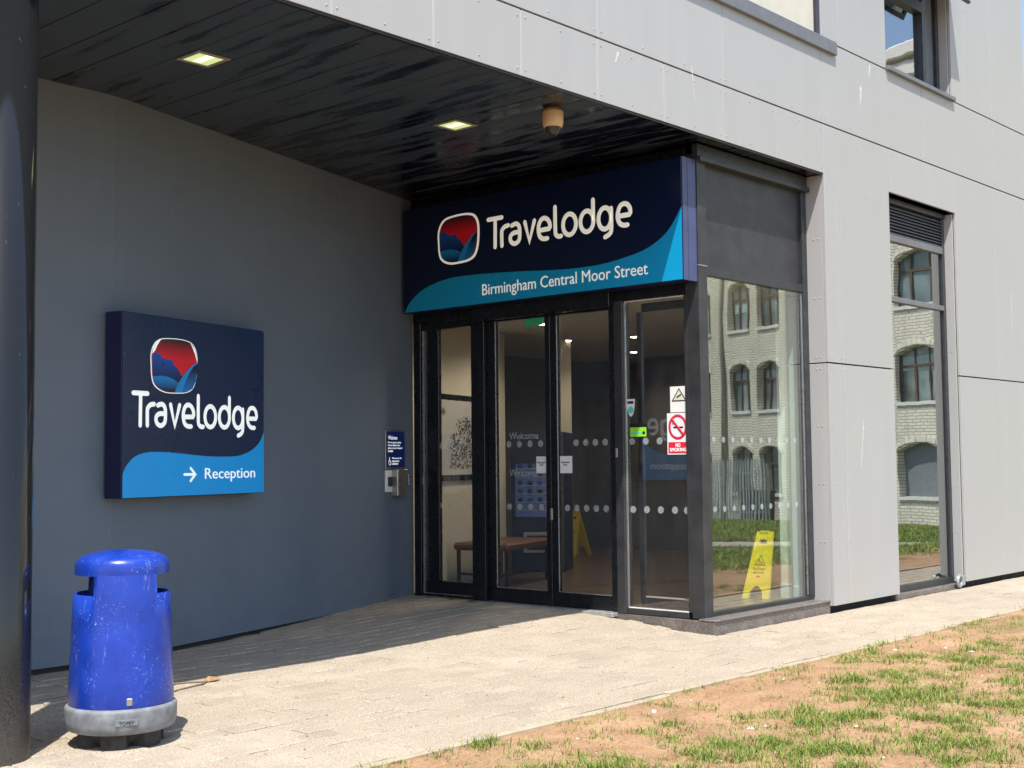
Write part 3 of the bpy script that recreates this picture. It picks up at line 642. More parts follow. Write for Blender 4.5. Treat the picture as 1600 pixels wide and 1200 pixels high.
LOGO = {"outer":[[0.321,1.0391],[0.3172,1.1304],[0.3496,1.2093],[0.4174,1.2588],[0.533,1.2754],[0.691,1.2778],[0.8043,1.2604],[0.862,1.2115],[0.8839,1.1383],[0.8813,1.0313],[0.8637,0.9451],[0.8232,0.8793],[0.7423,0.8461],[0.6149,0.8364],[0.4901,0.8382],[0.3981,0.8648],[0.3448,0.9081],[0.3246,0.9783]],"face":[[0.3306,1.1385],[0.3652,1.1522],[0.3956,1.1482],[0.4262,1.133],[0.457,1.1094],[0.5034,1.1042],[0.5656,1.1084],[0.5814,1.097],[0.58,1.0677],[0.6053,1.0547],[0.637,1.0431],[0.6451,1.0195],[0.6658,1.0103],[0.6739,0.9898],[0.69,0.9781],[0.7092,0.9791],[0.6458,0.9213],[0.5825,0.9493],[0.5045,0.9658],[0.4276,0.9698],[0.3353,0.9585],[0.327,1.0394]],"pillow":[[0.3353,0.9585],[0.4276,0.9698],[0.5045,0.9658],[0.5825,0.9493],[0.6427,0.919],[0.5912,0.8395],[0.4901,0.8413],[0.4026,0.8671],[0.3493,0.9104]],"sheet":[[0.8808,1.106],[0.8056,1.0693],[0.717,1.0006],[0.6458,0.9234],[0.596,0.8397],[0.691,0.8428],[0.7256,0.9274],[0.7735,1.0038],[0.8301,1.0655],[0.8809,1.0975]],"cover":[[0.8809,1.0954],[0.8301,1.0634],[0.7767,1.003],[0.7288,0.9276],[0.6942,0.843],[0.7422,0.8493],[0.8182,0.8823],[0.8588,0.947],[0.8763,1.031]],"shine":[[0.4327,1.2621],[0.3796,1.2352],[0.3437,1.1935],[0.3276,1.1393],[0.3575,1.1639],[0.3874,1.2122]],"shine2":[[0.7961,1.2576],[0.8538,1.2088],[0.8789,1.138],[0.8808,1.1082],[0.854,1.1683],[0.8258,1.2142]]}
def loop(P, n=3):
    out = []; N = len(P)
    for i in range(N):
        p0, p1, p2, p3 = [np.array(P[(i+k) % N]) for k in (-1, 0, 1, 2)]
        for t in [k/n for k in range(n)]: out.append(tuple(.5*((2*p1)+(p2-p0)*t+(2*p0-5*p1+4*p2-p3)*t*t+(3*p1-p0-3*p2+p3)*t**3)))
    return out
def logo(par, fx, fz, border, shine):
    T_ = lambda P: [(fx(a), fz(c)) for a, c in P]
    cx, cz = .6, 1.057
    O = loop(LOGO['outer']); B = [(cx+(a-cx)*border, cz+(c-cz)*border) for a, c in O]
    lg = MB().prism(T_(B), -.003, 0).build('emblem', 'letter_cream' if not shine else 'letter_white', par)
    Oi = [(cx+(a-cx)*.985, cz+(c-cz)*.985) for a, c in O]
    MB().prism(T_(Oi), -.005, -.0031).build('emblem_sky', 'print_red', lg)
    for k, mt, y in (('face', 'print_face', -.0065), ('pillow', 'print_pillow', -.008), ('sheet', 'print_sheet', -.0095), ('cover', 'print_cover', -.011)):
        MB().prism(T_(LOGO[k]), y, y+.0013).build('emblem_'+k, mt, lg)
    MB().tube([(fx(a), -.0066, fz(c)) for a, c in ((.462, 1.078), (.458, 1.06), (.444, 1.042))], .0035, 6, .3, (0, -1, 0)).build('emblem_eye', 'print_ink', lg)
    if shine:
        for k in ('shine', 'shine2'): MB().prism(T_(LOGO[k]), -.0068, -.0052).build('emblem_shine', 'letter_white', lg)
def word(par, fx, fz, r, mat):
    for L in LETTERS:
        b_ = MB()
        for i in L: b_.tube([(fx(a), -.002, fz(c)) for a, c in ST[i]], r, 10, .14, (0, -1, 0))
        b_.build('letter', mat, par)
fs = thing('fascia_sign', (9.70, 10.317, 3.18), -math.pi/2, 'long navy hotel fascia sign above the entrance doors reading Travelodge Birmingham Central Moor Street', 'sign')
W2, H2 = 3.679, 1.135
fbx = MB().box(0, W2, .012, .225, 0, H2, .003).build('sign_box', 'sign_edge_dark', fs)
MB().box(.004, W2-.002, 0, .0118, .004, H2-.004, .002).build('sign_face', 'sign_navy', fs)
MB().box(W2+.0005, W2+.006, .01, .085, .002, H2-.002).build('side_trim', 'sign_edge', fs); MB().box(W2+.0005, W2+.006, .092, .224, .002, H2-.002).build('side_trim', 'sign_edge', fs)
SW2 = [[0.0204,0.006],[0.0926,0.1046],[0.263,0.2167],[0.5128,0.2895],[0.7832,0.3197],[1.1753,0.3129],[1.675,0.2859],[2.1502,0.2496],[2.6031,0.2359],[2.9295,0.2602],[3.2455,0.3173],[3.4514,0.4098],[3.574,0.5189],[3.6763,0.6704]]
def strip(P, zb, y0, y1):       # swoosh as quads so the polygon stays well behaved
    b_ = MB(); n = len(P); vs = [(x, y0, max(z, zb+.002)) for x, z in P]+[(x, y0, zb) for x, z in P]+[(x, y1, max(z, zb+.002)) for x, z in P]+[(x, y1, zb) for x, z in P]; fs_ = []
    for i in range(n-1): fs_ += [(n+i, n+i+1, i+1, i), (2*n+i, 2*n+i+1, 3*n+i+1, 3*n+i), (i, i+1, 2*n+i+1, 2*n+i), (3*n+i, 3*n+i+1, n+i+1, n+i)]
    fs_ += [(0, 2*n, 3*n, n), (n-1, 2*n-1, 4*n-1, 3*n-1)]
    return b_.add(vs, fs_)
strip(smooth2(SW2), .005, -.002, 0).build('swoosh', 'sign_cyan', fs)
logo(fs, lambda a: .5585+(a-.317)*1.006, lambda c: .476+(c-.836)*1.105, 1.075, False)
word(fs, lambda a: 1.2641+(a-.105)*1.147, lambda c: .572+(c-.5677)*1.17, .0235, 'letter_cream')
text('lettering', 'Birmingham Central Moor Street', 1.1852, .052, 2.107, .152, 'letter_cream', fs, -.0035)
# ------------------------------------------------------------------ wall sign
wsn = thing('wall_sign', (5.389, 8.884, 1.297), TH, 'square navy hotel sign on the grey porch wall pointing to Reception', 'sign')
W1, H1 = 1.821, 1.449
MB().box(0, W1, .012, .172, 0, H1, .003).build('sign_box', 'sign_edge_dark', wsn)
MB().box(.004, W1-.004, 0, .0118, .004, H1-.004, .002).build('sign_face', 'sign_navy2', wsn)
SW1 = [[.005,.1765],[.0234,.2219],[.0702,.274],[.1367,.32],[.2433,.3506],[.3823,.3602],[.5872,.3539],[.8213,.3374],[1.0651,.3232],[1.2954,.3215],[1.4619,.3302],[1.6082,.3677],[1.7202,.424],[1.7833,.4853],[1.816,.5468]]
strip(smooth2(SW1), .005, -.002, 0).build('swoosh', 'sign_cyan2', wsn)
logo(wsn, lambda a: a, lambda c: c, 1.012, True)
word(wsn, lambda a: a, lambda c: c, .0195, 'letter_white')
text('lettering', 'Reception', .9915, .108, .692, .118, 'letter_white', wsn, -.0035)
ar = MB(); ar.tube([(.728, -.003, .176), (.868, -.003, .176)], .011, 8, .2, (0, -1, 0)); ar.tube([(.807, -.003, .228), (.868, -.003, .176), (.807, -.003, .122)], .011, 8, .2, (0, -1, 0)); ar.build('arrow', 'letter_white', wsn)
# ------------------------------------------------------------------ door notice, keypad and bell on the wall
def onB(u0x): return (u0x, wallB(u0x), 0)
nx_ = 9.36; nb = thing('notice_plaque', (nx_, wallB(nx_), 0), TH, 'small blue Welcome notice with wheelchair symbol on the wall beside the doors', 'notice')
MB().box(0, .42, -.014, -.001, 1.485, 1.905, .003).build('backplate', 'steel', nb); MB().box(.022, .398, -.018, -.0141, 1.505, 1.885, .002).build('notice_panel', 'plaque_blue', nb)
text('lettering', 'Welcome', .05, 1.80, .19, .042, 'letter_white', nb, -.0195, left=True)
text('lettering', 'For our guests safety\nbetween 10pm to 6am\nplease use your keycard\nto enter', .045, 1.665, .30, .115, 'letter_white', nb, -.0195, left=True)
text('lettering', 'Please press the\nintercom for\nassistance', .13, 1.53, .20, .08, 'letter_white', nb, -.0195, left=True)
wc = MB(); wc.tube([(.075, -.019, 1.605), (.075, -.019, 1.57), (.095, -.019, 1.568), (.105, -.019, 1.545)], .006, 6, .3, (0, -1, 0)); wc.tube([(.085+.028*math.cos(R(a)), -.019, 1.555+.028*math.sin(R(a))) for a in range(110, 340, 25)], .004, 6, .3, (0, -1, 0)); wc.build('wheelchair_symbol', 'letter_white', nb)
kp = thing('keypad_box', (nx_, wallB(nx_), 0), TH, 'brushed steel keypad housing under the blue Welcome notice', 'keypad')
MB().box(.0, .16, -.02, -.001, 1.24, 1.47, .003).build('backplate', 'sticker_white', kp); MB().box(.035, .10, -.045, -.0205, 1.30, 1.40, .004).build('reader', 'frame_black', kp)
MB().box(.125, .345, -.09, -.001, 1.195, 1.48, .006).build('housing', 'steel', kp); MB().disc(.235, 1.30, .011, -.095, -.0905, 12).build('button', 'silver', kp)
dbl = thing('door_bell', (9.80, wallB(9.80), 0), TH, 'tiny black and silver door bell between keypad and door frame', 'door bell')
MB().box(-.03, .02, -.03, -.001, 1.30, 1.43, .006).build('casing', 'frame_black', dbl); MB().box(-.005, .035, -.038, -.0305, 1.305, 1.425, .008).build('cover', 'silver', dbl); MB().disc(.015, 1.395, .012, -.043, -.0385, 12).build('button', 'print_ink', dbl)
# ------------------------------------------------------------------ stickers on the glass (plane of the doors, facing -x)
def stick(name, y, z, label, cat): return thing(name, (XD+.026, y, z), -math.pi/2, label, cat)
s1 = stick('no_smoking_sticker', 7.02, 1.60, 'white and red NO SMOKING sticker on the glass beside the corner post', 'sticker')
MB().box(0, .24, -.002, -.0005, 0, .385).build('backing', 'sticker_white', s1)
MB().tube([(.12+.092*math.cos(2*math.pi*i/28), -.0035, .255+.105*math.sin(2*math.pi*i/28)) for i in range(29)], .0125, 6, .15, (0, -1, 0)).build('red_ring', 'sticker_red', s1)
MB().tube([(.06, -.0055, .325), (.18, -.0055, .185)], .0115, 6, .12, (0, -1, 0)).build('red_bar', 'sticker_red', s1)
MB().box(.07, .18, -.0032, -.0022, .243, .259).build('cigarette', 'print_ink', s1); MB().tube([(.07, -.003, .275), (.06, -.003, .29), (.07, -.003, .305)], .004, 5, .2, (0, -1, 0)).build('smoke', 'sticker_red', s1)
MB().box(.012, .228, -.0034, -.0022, .012, .115).build('red_band', 'sticker_red', s1); text('lettering', 'NO\nSMOKING', .03, .028, .18, .075, 'letter_white', s1, -.0045)
s2 = stick('warning_sticker', 6.98, 1.992, 'white sticker with black warning triangle above the NO SMOKING sticker', 'sticker')
MB().box(0, .20, -.002, -.0005, 0, .24).build('backing', 'sticker_white', s2)
MB().prism([(.015, .10), (.185, .10), (.10, .225)], -.003, -.0021).build('triangle', 'print_ink', s2); MB().prism([(.035, .111), (.165, .111), (.10, .206)], -.0042, -.0031).build('triangle_fill', 'paper_cream', s2); MB().tube([(.08, -.005, .14), (.12, -.005, .16)], .008, 5, .2, (0, -1, 0)).build('symbol', 'print_ink', s2)
s3_ = stick('hygiene_sticker', 7.45, 1.775, 'small bright green hygiene rating sticker on the glass', 'sticker')
MB().box(0, .19, -.002, -.0005, 0, .088).build('backing', 'sticker_green', s3_); MB().box(0, .19, -.002, -.0005, .0885, .125).build('header', 'print_ink', s3_)
for k in range(6): MB().disc(.025+.027*k, .035, .0105 if k < 5 else .016, -.003, -.0021, 12).build('rating_ring', 'print_ink' if k == 5 else 'sticker_teal', s3_)
s4 = stick('teardrop_sticker', 7.49, 1.965, 'small white and teal teardrop sticker at the edge of the glass', 'sticker')
MB().prism([(.0, .0+.09), (.03, .02), (.055, 0), (.08, .03), (.095, .09), (.10, .17), (-.005, .17)], -.002, -.0005).build('backing', 'sticker_white', s4); MB().disc(.05, .065, .034, -.003, -.0021, 16).build('teal_disc', 'sticker_teal', s4); MB().box(.012, .085, -.003, -.0021, .125, .15).build('print', 'print_ink', s4)
for y, lab in ((8.66, 'white Automatic door notice on the left sliding door'), (8.345, 'white Automatic door notice on the right sliding door')):
    n4 = thing('door_notice', (XD+.048, y, 1.43), -math.pi/2, lab, 'notice')
    MB().box(0, .14 if y > 8.5 else .155, -.002, -.0005, 0, .17).build('paper', 'sticker_white', n4); text('lettering', 'Automatic\ndoor', .015, .075, .11, .045, 'print_ink', n4, -.003)
# ------------------------------------------------------------------ soffit fittings
def rlight(x, y, lab):
    t = thing('recessed_light', (x, y, SOF), 0, lab, 'light', 'recessed porch lights')
    for a in ((-.14, .14, -.14, -.108), (-.14, .14, .108, .14), (-.14, -.108, -.108, .108), (.108, .14, -.108, .108)): MB().box(a[0], a[1], a[2], a[3], -.012, -.003, .002).build('trim', 'lamp_trim', t)
    MB().box(-.108, .108, -.108, .108, -.006, -.0035).build('diffuser', 'lamp_glow', t); MB().box(-.03, .03, -.085, .085, -.0085, -.0062, .001).build('lamp', 'lamp_hot', t)
rlight(5.345, 7.77, 'square lit downlight in the black soffit nearest the round column'); rlight(7.92, 7.76, 'square lit downlight in the black soffit beside the dome camera')
dc = thing('dome_camera', (8.127, 6.83, SOF), 0, 'beige dome security camera hanging from the black soffit', 'camera')
MB().lathe([(.072, -.002), (.072, -.018), (.086, -.022), (.089, -.03), (.087, -.125), (.078, -.155), (.066, -.158)][::-1], 0, 0, 28).build('housing', 'camera_beige', dc)
MB().lathe([(.0, -.225), (.028, -.22), (.05, -.204), (.063, -.182), (.067, -.157)], 0, 0, 24, cap=False).build('dome', 'dome_smoke', dc)
# ------------------------------------------------------------------ litter bin
bn = thing('litter_bin', (4.01, 6.60, 0), R(-26), 'weathered blue litter bin with domed lid and grey base ring', 'litter bin')
ft = MB()
for k in range(6):
    a = 2*math.pi*k/6+.25; ft.lathe([(.215, 0), (.22, .1)], 0, 0, 4, a-.32, a+.32, False)
    ft.prismz([(.10*math.cos(a-.9), .10*math.sin(a-.9)), (.235*math.cos(a-.3), .235*math.sin(a-.3)), (.235*math.cos(a+.3), .235*math.sin(a+.3)), (.10*math.cos(a+.9), .10*math.sin(a+.9))], .002, .095)
MB().lathe([(.195, .03), (.205, .10)], 0, 0, 32).build('base', 'bin_foot', bn)
for k in range(6):
    a = 2*math.pi*k/6+.25
    MB().prismz([(.12*math.cos(a-.8), .12*math.sin(a-.8)), (.232*math.cos(a-.30), .232*math.sin(a-.30)), (.245*math.cos(a), .245*math.sin(a)), (.232*math.cos(a+.30), .232*math.sin(a+.30)), (.12*math.cos(a+.8), .12*math.sin(a+.8))], .002, .098).build('foot', 'bin_foot', bn)
rg = MB().lathe([(.27, .085), (.288, .092), (.294, .098), (.302, .125), (.3045, .135), (.3055, .205), (.304, .214), (.300, .219), (.286, .226)], 0, 0, 56).build('base_ring', 'bin_grey', bn)
MB().box(-.06, .06, -.309, -.29, .142, .175, .001).build('maker_plate', 'bin_grey', rg); text('lettering', 'TOPSY', -.04, .148, .08, .018, 'bin_foot', rg, -.3102)
bo_ = MB(); prof = [(.284, .227), (.288, .24), (.282, .39), (.276, .55), (.270, .70), (.2645, .838), (.2600, .90), (.2565, .962)]; NS = 72
def sup(i): a = (i+.5)/NS*360 % 180; return abs(a-90) < 41
for sh_, flip in ((0, False), (.012, True)):
    vs = [((r-sh_)*math.cos(2*math.pi*i/NS), (r-sh_)*math.sin(2*math.pi*i/NS), z) for r, z in prof for i in range(NS)]; fs_ = []
    for j in range(len(prof)-1):
        for i in range(NS):
            if j >= 5 and not sup(i): continue
            q = (j*NS+i, j*NS+(i+1) % NS, (j+1)*NS+(i+1) % NS, (j+1)*NS+i); fs_.append(q[::-1] if flip else q)
    bo_.add(vs, fs_, True)
def bp_(j, i, k): return j*NS+i % NS+k*len(prof)*NS
for i in range(NS):
    if not sup(i): bo_.f.append((bp_(5, i, 0), bp_(5, i+1, 0), bp_(5, i+1, 1), bp_(5, i, 1))); bo_.sm.append(False)
    if sup(i) != sup((i+1) % NS):
        for j in (5, 6): bo_.f.append((bp_(j, i+1, 0), bp_(j+1, i+1, 0), bp_(j+1, i+1, 1), bp_(j, i+1, 1))); bo_.sm.append(False)
bo_.build('body', 'bin_blue', bn)
MB().lathe([(.0, .25), (.24, .25), (.238, .7), (.235, .80)], 0, 0, 32, cap=False).build('liner', 'bin_inside', bn)
lid = MB().lathe([(.2573, .944), (.2580, .965), (.2578, .988), (.2550, 1.006), (.245, 1.025), (.222, 1.043), (.17, 1.061), (.09, 1.073), (.0, 1.077)], 0, 0, 64, cap=False)
lid.lathe([(.0, .975), (.22, .970), (.2573, .944)], 0, 0, 64, cap=False); lid.build('lid', 'bin_blue', bn)
MB().box(.0, .032, -.292, -.278, .245, .285, .003).build('latch', 'steel', bn)
# ------------------------------------------------------------------ caution signs
def caution(loc, rz, lab, spread=.20, folded=False):
    t = thing('wet_floor_sign', loc, rz, lab, 'warning sign', 'wet floor signs')
    def shell(yb):
        b_ = MB(); h = .68
        def P(x, z, o_): return (x, -yb*(1-z/h)+o_*.9, z)
        outer = [(-.15, 0), (-.145, .03), (-.09, .66), (-.06, .665), (-.055, .68), (.055, .68), (.06, .665), (.09, .66), (.145, .03), (.15, 0)]
        # stations in x-columns around slot and arch: build as quad strips by rows
        rows = [0, .03, .06, .09, .115, .13, .30, .555, .60, .64, .68]
        def half(z): return .15-.0905*z
        def arch(z): return .078*math.sqrt(max(0, 1-(z/.125)**2)) if z < .125 else 0
        sgn = 1 if yb > 0 else -1
        cells_ = []
        for z0, z1 in zip(rows, rows[1:]):
            for s_i in (-1, 1):
                if z1 <= .131: a0, a1 = arch(z0), arch(z1)
                elif abs(z0-.555) < 1e-6: a0 = a1 = .042
                else: a0 = a1 = 0
                cells_.append([(s_i*a0, z0), (s_i*half(z0), z0), (s_i*half(z1), z1), (s_i*a1, z1)])
        for q in cells_:
            v8 = [P(x, z, 0) for x, z in q]+[P(x, z, .014*sgn) for x, z in q]
            b_.add(v8, [(0,1,2,3),(7,6,5,4),(0,4,5,1),(1,5,6,2),(2,6,7,3),(3,7,4,0)])
        return b_, P
    b_, P = shell(spread); fr_ = b_.build('front_panel', 'yellow', t); b2, _ = shell(spread if folded else -spread)
    if folded: b2.v = [(x, y+.03, z) for x, y, z in b2.v]
    b2.build('rear_panel', 'yellow', t)
    MB().box(-.05, .05, -.016, .016, .665, .69, .004).build('hinge', 'yellow', t)
    def pr(name, poly, mat, o_, par): 
        n = len(poly); vs = [P(x, z, -o_) for x, z in poly]+[P(x, z, -o_+.001) for x, z in poly]
        return MB().add(vs, [tuple(range(n)), tuple(range(2*n-1, n-1, -1))]+[((i+1) % n, i, i+n, (i+1) % n+n) for i in range(n)]).build(name, mat, par)
    pr('triangle', [(-.062, .335), (.062, .335), (0, .445)], 'print_ink', .0022, fr_); pr('triangle_fill', [(-.050, .342), (.050, .342), (0, .430)], 'yellow', .0036, fr_)
    pr('falling_figure', [(-.022, .392), (-.012, .404), (-.004, .385), (.018, .372), (.026, .358), (.010, .362), (-.012, .368)], 'sticker_red', .005, fr_); pr('falling_figure', [(-.028, .348), (.03, .348), (.03, .355), (-.028, .355)], 'sticker_red', .005, fr_); pr('maker_oval', [(.022*math.cos(a), .222+.009*math.sin(a)) for a in [k*.628 for k in range(10)]], 'sticker_red', .0025, fr_)
    tl = -math.atan2(spread, .68)
    for body, z, w, h in (('CAUTION', .287, .135, .024), ('WET FLOOR', .252, .125, .020)):
        o = text('lettering', body, 0, 0, w, h, 'print_ink', None); o.parent = fr_; p = P(0, z, -.004); o.location = Vector(p)-OFF[fr_.name]; o.rotation_euler = (tl, 0, 0)
    return t
caution((12.06, 7.27, THR+.004), R(-84), 'yellow wet floor sign folded and leaning in the sun behind the side window', .27, True)
caution((15.55, 12.72, THR+.004), R(-85), 'yellow wet floor sign standing deep in the dim lobby behind the sliding door', .22)
# ------------------------------------------------------------------ lobby furniture
bx_ = thing('bench', (11.10, 10.08, THR+.003), TH, 'brown leather padded bench on a black steel frame inside the lobby', 'bench')
sb = MB(); sb.box(0, 1.25, 0, .72, .42, .51, .035); sb.build('seat', 'leather', bx_)
for x, y in ((.03, .03), (1.19, .03), (.03, .65), (1.19, .65)): MB().box(x, x+.035, y, y+.035, 0, .419).build('leg', 'bench_steel', bx_)
MB().box(.066, 1.189, .035, .06, .13, .16).build('stretcher', 'bench_steel', bx_); MB().box(.035, .06, .066, .649, .13, .16).build('stretcher', 'bench_steel', bx_)
vm = thing('vending_machine', (12.76, 11.53, THR+.003), R(-58), 'tall dark blue vending machine with a lit window inside the lobby', 'vending machine')
MB().box(0, .72, .03, .8, 0, 1.84, .01).build('cabinet', 'vend_navy', vm); MB().box(.06, .62, .0, .029, .72, 1.42).build('window', 'vend_window', vm)
for k in range(6):
    MB().box(.08, .60, -.012, -.001, .80+.11*k, .815+.11*k).build('shelf', 'vend_grey', vm)
    for j in range(4): MB().box(.10+.13*j, .16+.13*j, -.02, -.001, .816+.11*k, .865+.11*k).build('product', ('vend_navy', 'print_ink', 'plaque_blue')[(j+k) % 3], vm)
MB().box(.16, .62, -.01, .029, .25, .52, .008).build('hatch_frame', 'vend_grey', vm); MB().box(.21, .55, -.015, -.0105, .29, .48).build('hatch', 'print_ink', vm)
po = thing('map_poster', (10.66, 10.62+(10.66-XD-.12)*.327-.012, 0), math.atan(.327), 'framed black and white illustrated city map on the lobby wall', 'poster')
MB().box(0, 1.10, -.03, -.002, 1.33, 2.36, .004).build('frame', 'frame_black', po); MB().box(.04, 1.06, -.034, -.0301, 1.40, 2.29).build('print', 'poster_paper', po)
mk = MB()
for k in range(620):
    x, z = .30+random.random()*.7, 1.47+random.random()*.62
    if z > 1.75+.3*math.sin((x-.3)*3.6)+.12*random.random(): continue
    w, h = .006+random.random()*.024, .006+random.random()*.022; mk.box(x, x+w, -.0362, -.0342, z, z+h)
prop(mk.build('map_drawing', 'print_ink', po), kind='stuff'); MB().prism([(.06, 2.15), (.13, 2.10), (.20, 2.15), (.13, 2.20)], -.0362, -.0342).build('map_badge', 'ledge_metal', po)
LT = [(10.85, 9.7, 'nearest the map poster'), (12.0, 10.30, 'next to the exit sign'), (13.9, 11.5, 'in front of the lobby pillar'), (10.75, 7.95, 'just behind the fixed pane'), (14.2, 10.5, 'in the middle of the lobby'), (16.2, 12.0, 'at the back of the lobby')]
for x, y, d in LT:
    t = thing('downlight', (x, y, CZ), 0, 'round lit downlight in the lobby ceiling '+d, 'light', 'lobby downlights')
    MB().lathe([(.10, -.008), (.10, -.001)], 0, 0, 20).build('trim', 'downlight_trim', t); MB().lathe([(.08, -.012), (.08, -.0085)], 0, 0, 20).build('lamp', 'downlight_glow', t)
    L_ = bpy.data.lights.new('downlight_lamp', 'SPOT'); L_.energy = 40; L_.spot_size = R(150); L_.spot_blend = .6; L_.shadow_soft_size = .08; L_.color = (1, .86, .66)
    lo = bpy.data.objects.new('downlight_lamp', L_); COL.objects.link(lo); lo.parent = t; lo.location = (0, 0, -.03)
xs_ = thing('exit_sign', (10.55, 9.30, 2.98), -math.pi/2, 'green exit sign hanging under the lobby ceiling', 'exit sign')
MB().box(0, .24, 0, .02, .04, .16, .003).build('panel', 'exit_green', xs_); MB().box(.10, .13, -.002, -.0005, .07, .13).build('pictogram', 'sticker_white', xs_); MB().box(.14, .16, .005, .015, .161, CZ-2.98-.002).build('hanger', 'silver', xs_)
# ------------------------------------------------------------------ small things on the ground
hk = thing('plastic_bracket', (15.06, 6.44, .0), R(8), 'grey plastic bracket lying at the foot of the tall window', 'bracket')
MB().tube([(.0+.09*math.cos(a), 0, .082+.062*math.sin(a)) for a in [2*math.pi*i/20 for i in range(21)]], .022, 8).build('ring', 'palisade', hk); MB().box(.06, .15, -.03, .03, .02, .14, .01).build('clip', 'silver', hk)
sp_ = thing('strap', (5.35, 7.72, pav_z(5.4, 7.7)), 0, 'thin brown strap looped on the paving behind the blue bin', 'strap')
P_ = [px_ for px_ in ((-1.05, .36, .006), (-.65, .40, .006), (-.3, .31, .006), (.0, .20, .008), (.10, .13, .008), (.02, .07, .008), (-.3, -.02, .006), (-.75, -.16, .006), (-1.1, -.22, .006))]
MB().tube(P_, .007, 6).build('band', 'strap', sp_)
lfm = MB().add([(-.07, -.015, .004), (0, -.045, .012), (.085, -.01, .006), (.07, .02, .02), (0, .03, .035), (-.05, .02, .012)], [(0, 1, 4, 5), (1, 2, 3, 4)]).build('fallen_leaf', 'dry_leaf', None)
lfm.location = (5.50, 7.86, pav_z(5.5, 7.86)+.003); prop(lfm, 'curled dry brown leaf on the paving at the edge of the shade', 'leaf')
ic = MB()
icov = [(-1, -.5, -.3), (1, -.6, -.2), (.9, .6, -.3), (-.8, .7, -.3), (-.5, -.3, .6), (.6, -.2, .5), (.3, .5, .6), (-.5, .4, .5)]
icof = [(0, 3, 2, 1), (4, 5, 6, 7), (0, 1, 5, 4), (1, 2, 6, 5), (2, 3, 7, 6), (3, 0, 4, 7)]
def bits(n, xr, yr, smin, smax, fz):
    b_ = MB()
    for k in range(n):
        x, y = random.uniform(*xr), random.uniform(*yr); s = random.uniform(smin, smax); a = random.random()*6.28; z = fz(x, y)
        b_.add([(x+s*(p*math.cos(a)-q*math.sin(a)), y+s*(p*math.sin(a)+q*math.cos(a)), z+s*.6*(r+.25)) for p, q, r in icov], icof)
    return b_
st_ = bits(100, (4.2, 13), (2.2, 4.95), .005, .014, soil_z); st_.v += []; o = st_.build('loose_stones', 'stone_white'); prop(o, 'pale chips of stone scattered over the bare soil', 'stones', kind='stuff')
bg_ = MB()
for k in range(14):
    x, y = random.uniform(4.6, 11), random.uniform(2.6, 4.85); s = random.uniform(.016, .032); a = random.random()*6.28
    bg_.add([(x+s*(p*math.cos(a)-q*math.sin(a)), y+s*(p*math.sin(a)+q*math.cos(a)), soil_z(x, y)+s*.5*(r+.2)) for p, q, r in icov], icof)
o = bg_.build('loose_stones', 'stone_white'); prop(o, 'larger white stones lying among the grass tufts', 'stones', kind='stuff')
o = bits(170, (3.6, 12), (5.2, 8.3), .003, .011, lambda x, y: pav_z(x, y)+.001).build('leaf_crumbs', 'dry_leaf'); prop(o, 'dark crumbs of dry leaf scattered on the sunlit paving', 'debris', kind='stuff')
# ------------------------------------------------------------------ grass
def vn(x, y, s, o_): return noise.noise((x*s, y*s, o_))
def blades(name, centres, nb, hmin, hmax, wid, rad, fz, label, mat='grass', lean_=1., cat='grass'):
    C = np.array(centres); n = len(C)*nb
    cx = np.repeat(C[:, 0], nb)+rng.normal(0, rad, n); cy = np.repeat(C[:, 1], nb)+rng.normal(0, rad, n)
    cz = np.repeat(np.array([fz(q[0], q[1]) for q in centres]), nb)-.004; sc_ = np.repeat(C[:, 2], nb)
    h = rng.uniform(hmin, hmax, n)*sc_; a = rng.uniform(0, 6.283, n); lean = rng.uniform(.3, 1.9, n)*h*lean_; w = wid*rng.uniform(.6, 1.3, n)
    dx, dy = np.cos(a), np.sin(a); px_, py_ = -dy*w, dx*w
    V = np.zeros((n, 5, 3))
    V[:, 0] = np.stack([cx-px_, cy-py_, cz], 1); V[:, 1] = np.stack([cx+px_, cy+py_, cz], 1)
    mx_, my_, mz = cx+dx*lean*.35, cy+dy*lean*.35, cz+h*.62
    V[:, 2] = np.stack([mx_+px_*.8, my_+py_*.8, mz], 1); V[:, 3] = np.stack([mx_-px_*.8, my_-py_*.8, mz], 1)
    V[:, 4] = np.stack([cx+dx*lean, cy+dy*lean, cz+h*.95], 1)
    me = bpy.data.meshes.new(name); me.vertices.add(n*5); me.vertices.foreach_set('co', V.reshape(-1))
    i0 = np.arange(n)*5
    loops = np.stack([i0, i0+1, i0+2, i0+3, i0+3, i0+2, i0+4], 1).reshape(-1)
    me.loops.add(n*7); me.loops.foreach_set('vertex_index', loops)
    me.polygons.add(n*2); ls = np.stack([np.arange(n)*7, np.arange(n)*7+4], 1).reshape(-1); me.polygons.foreach_set('loop_start', ls)
    me.materials.append(MATS[mat]); me.update(calc_edges=True); me.validate()
    o = bpy.data.objects.new(name, me); COL.objects.link(o); prop(o, label, cat, kind='stuff'); return o
near = []
while len(near) < 4300:
    x, y = random.uniform(3.8, 16), random.uniform(1.7, 5.03)
    u, v_, d = px((x, y, 0))
    if d < 1 or u < -50 or u > 1700 or v_ > 1300: continue
    k = vn(x, y, .6, 1)*.35+vn(x, y, 2.2, 4)*.5+vn(x, y, 6.5, 9)*.75
    dd = 5.0-y; bias = -.36+.46*ss(.08, .95, dd)+.10*ss(7.5, 11, x)*ss(.5, 1.2, dd)-.16*ss(.6, .2, abs(x-6.6))*ss(1.1, .5, dd)+(.2 if dd < .05 else 0)
    if k+bias > random.uniform(-.05, .5) or random.random() < .035: near.append((x, y, random.uniform(.4, 1.35)*(1+.3*k)))
blades('grass', near, 17, .010, .050, .0022, .038, soil_z, 'patchy green and straw grass growing on the bare soil by the kerb')
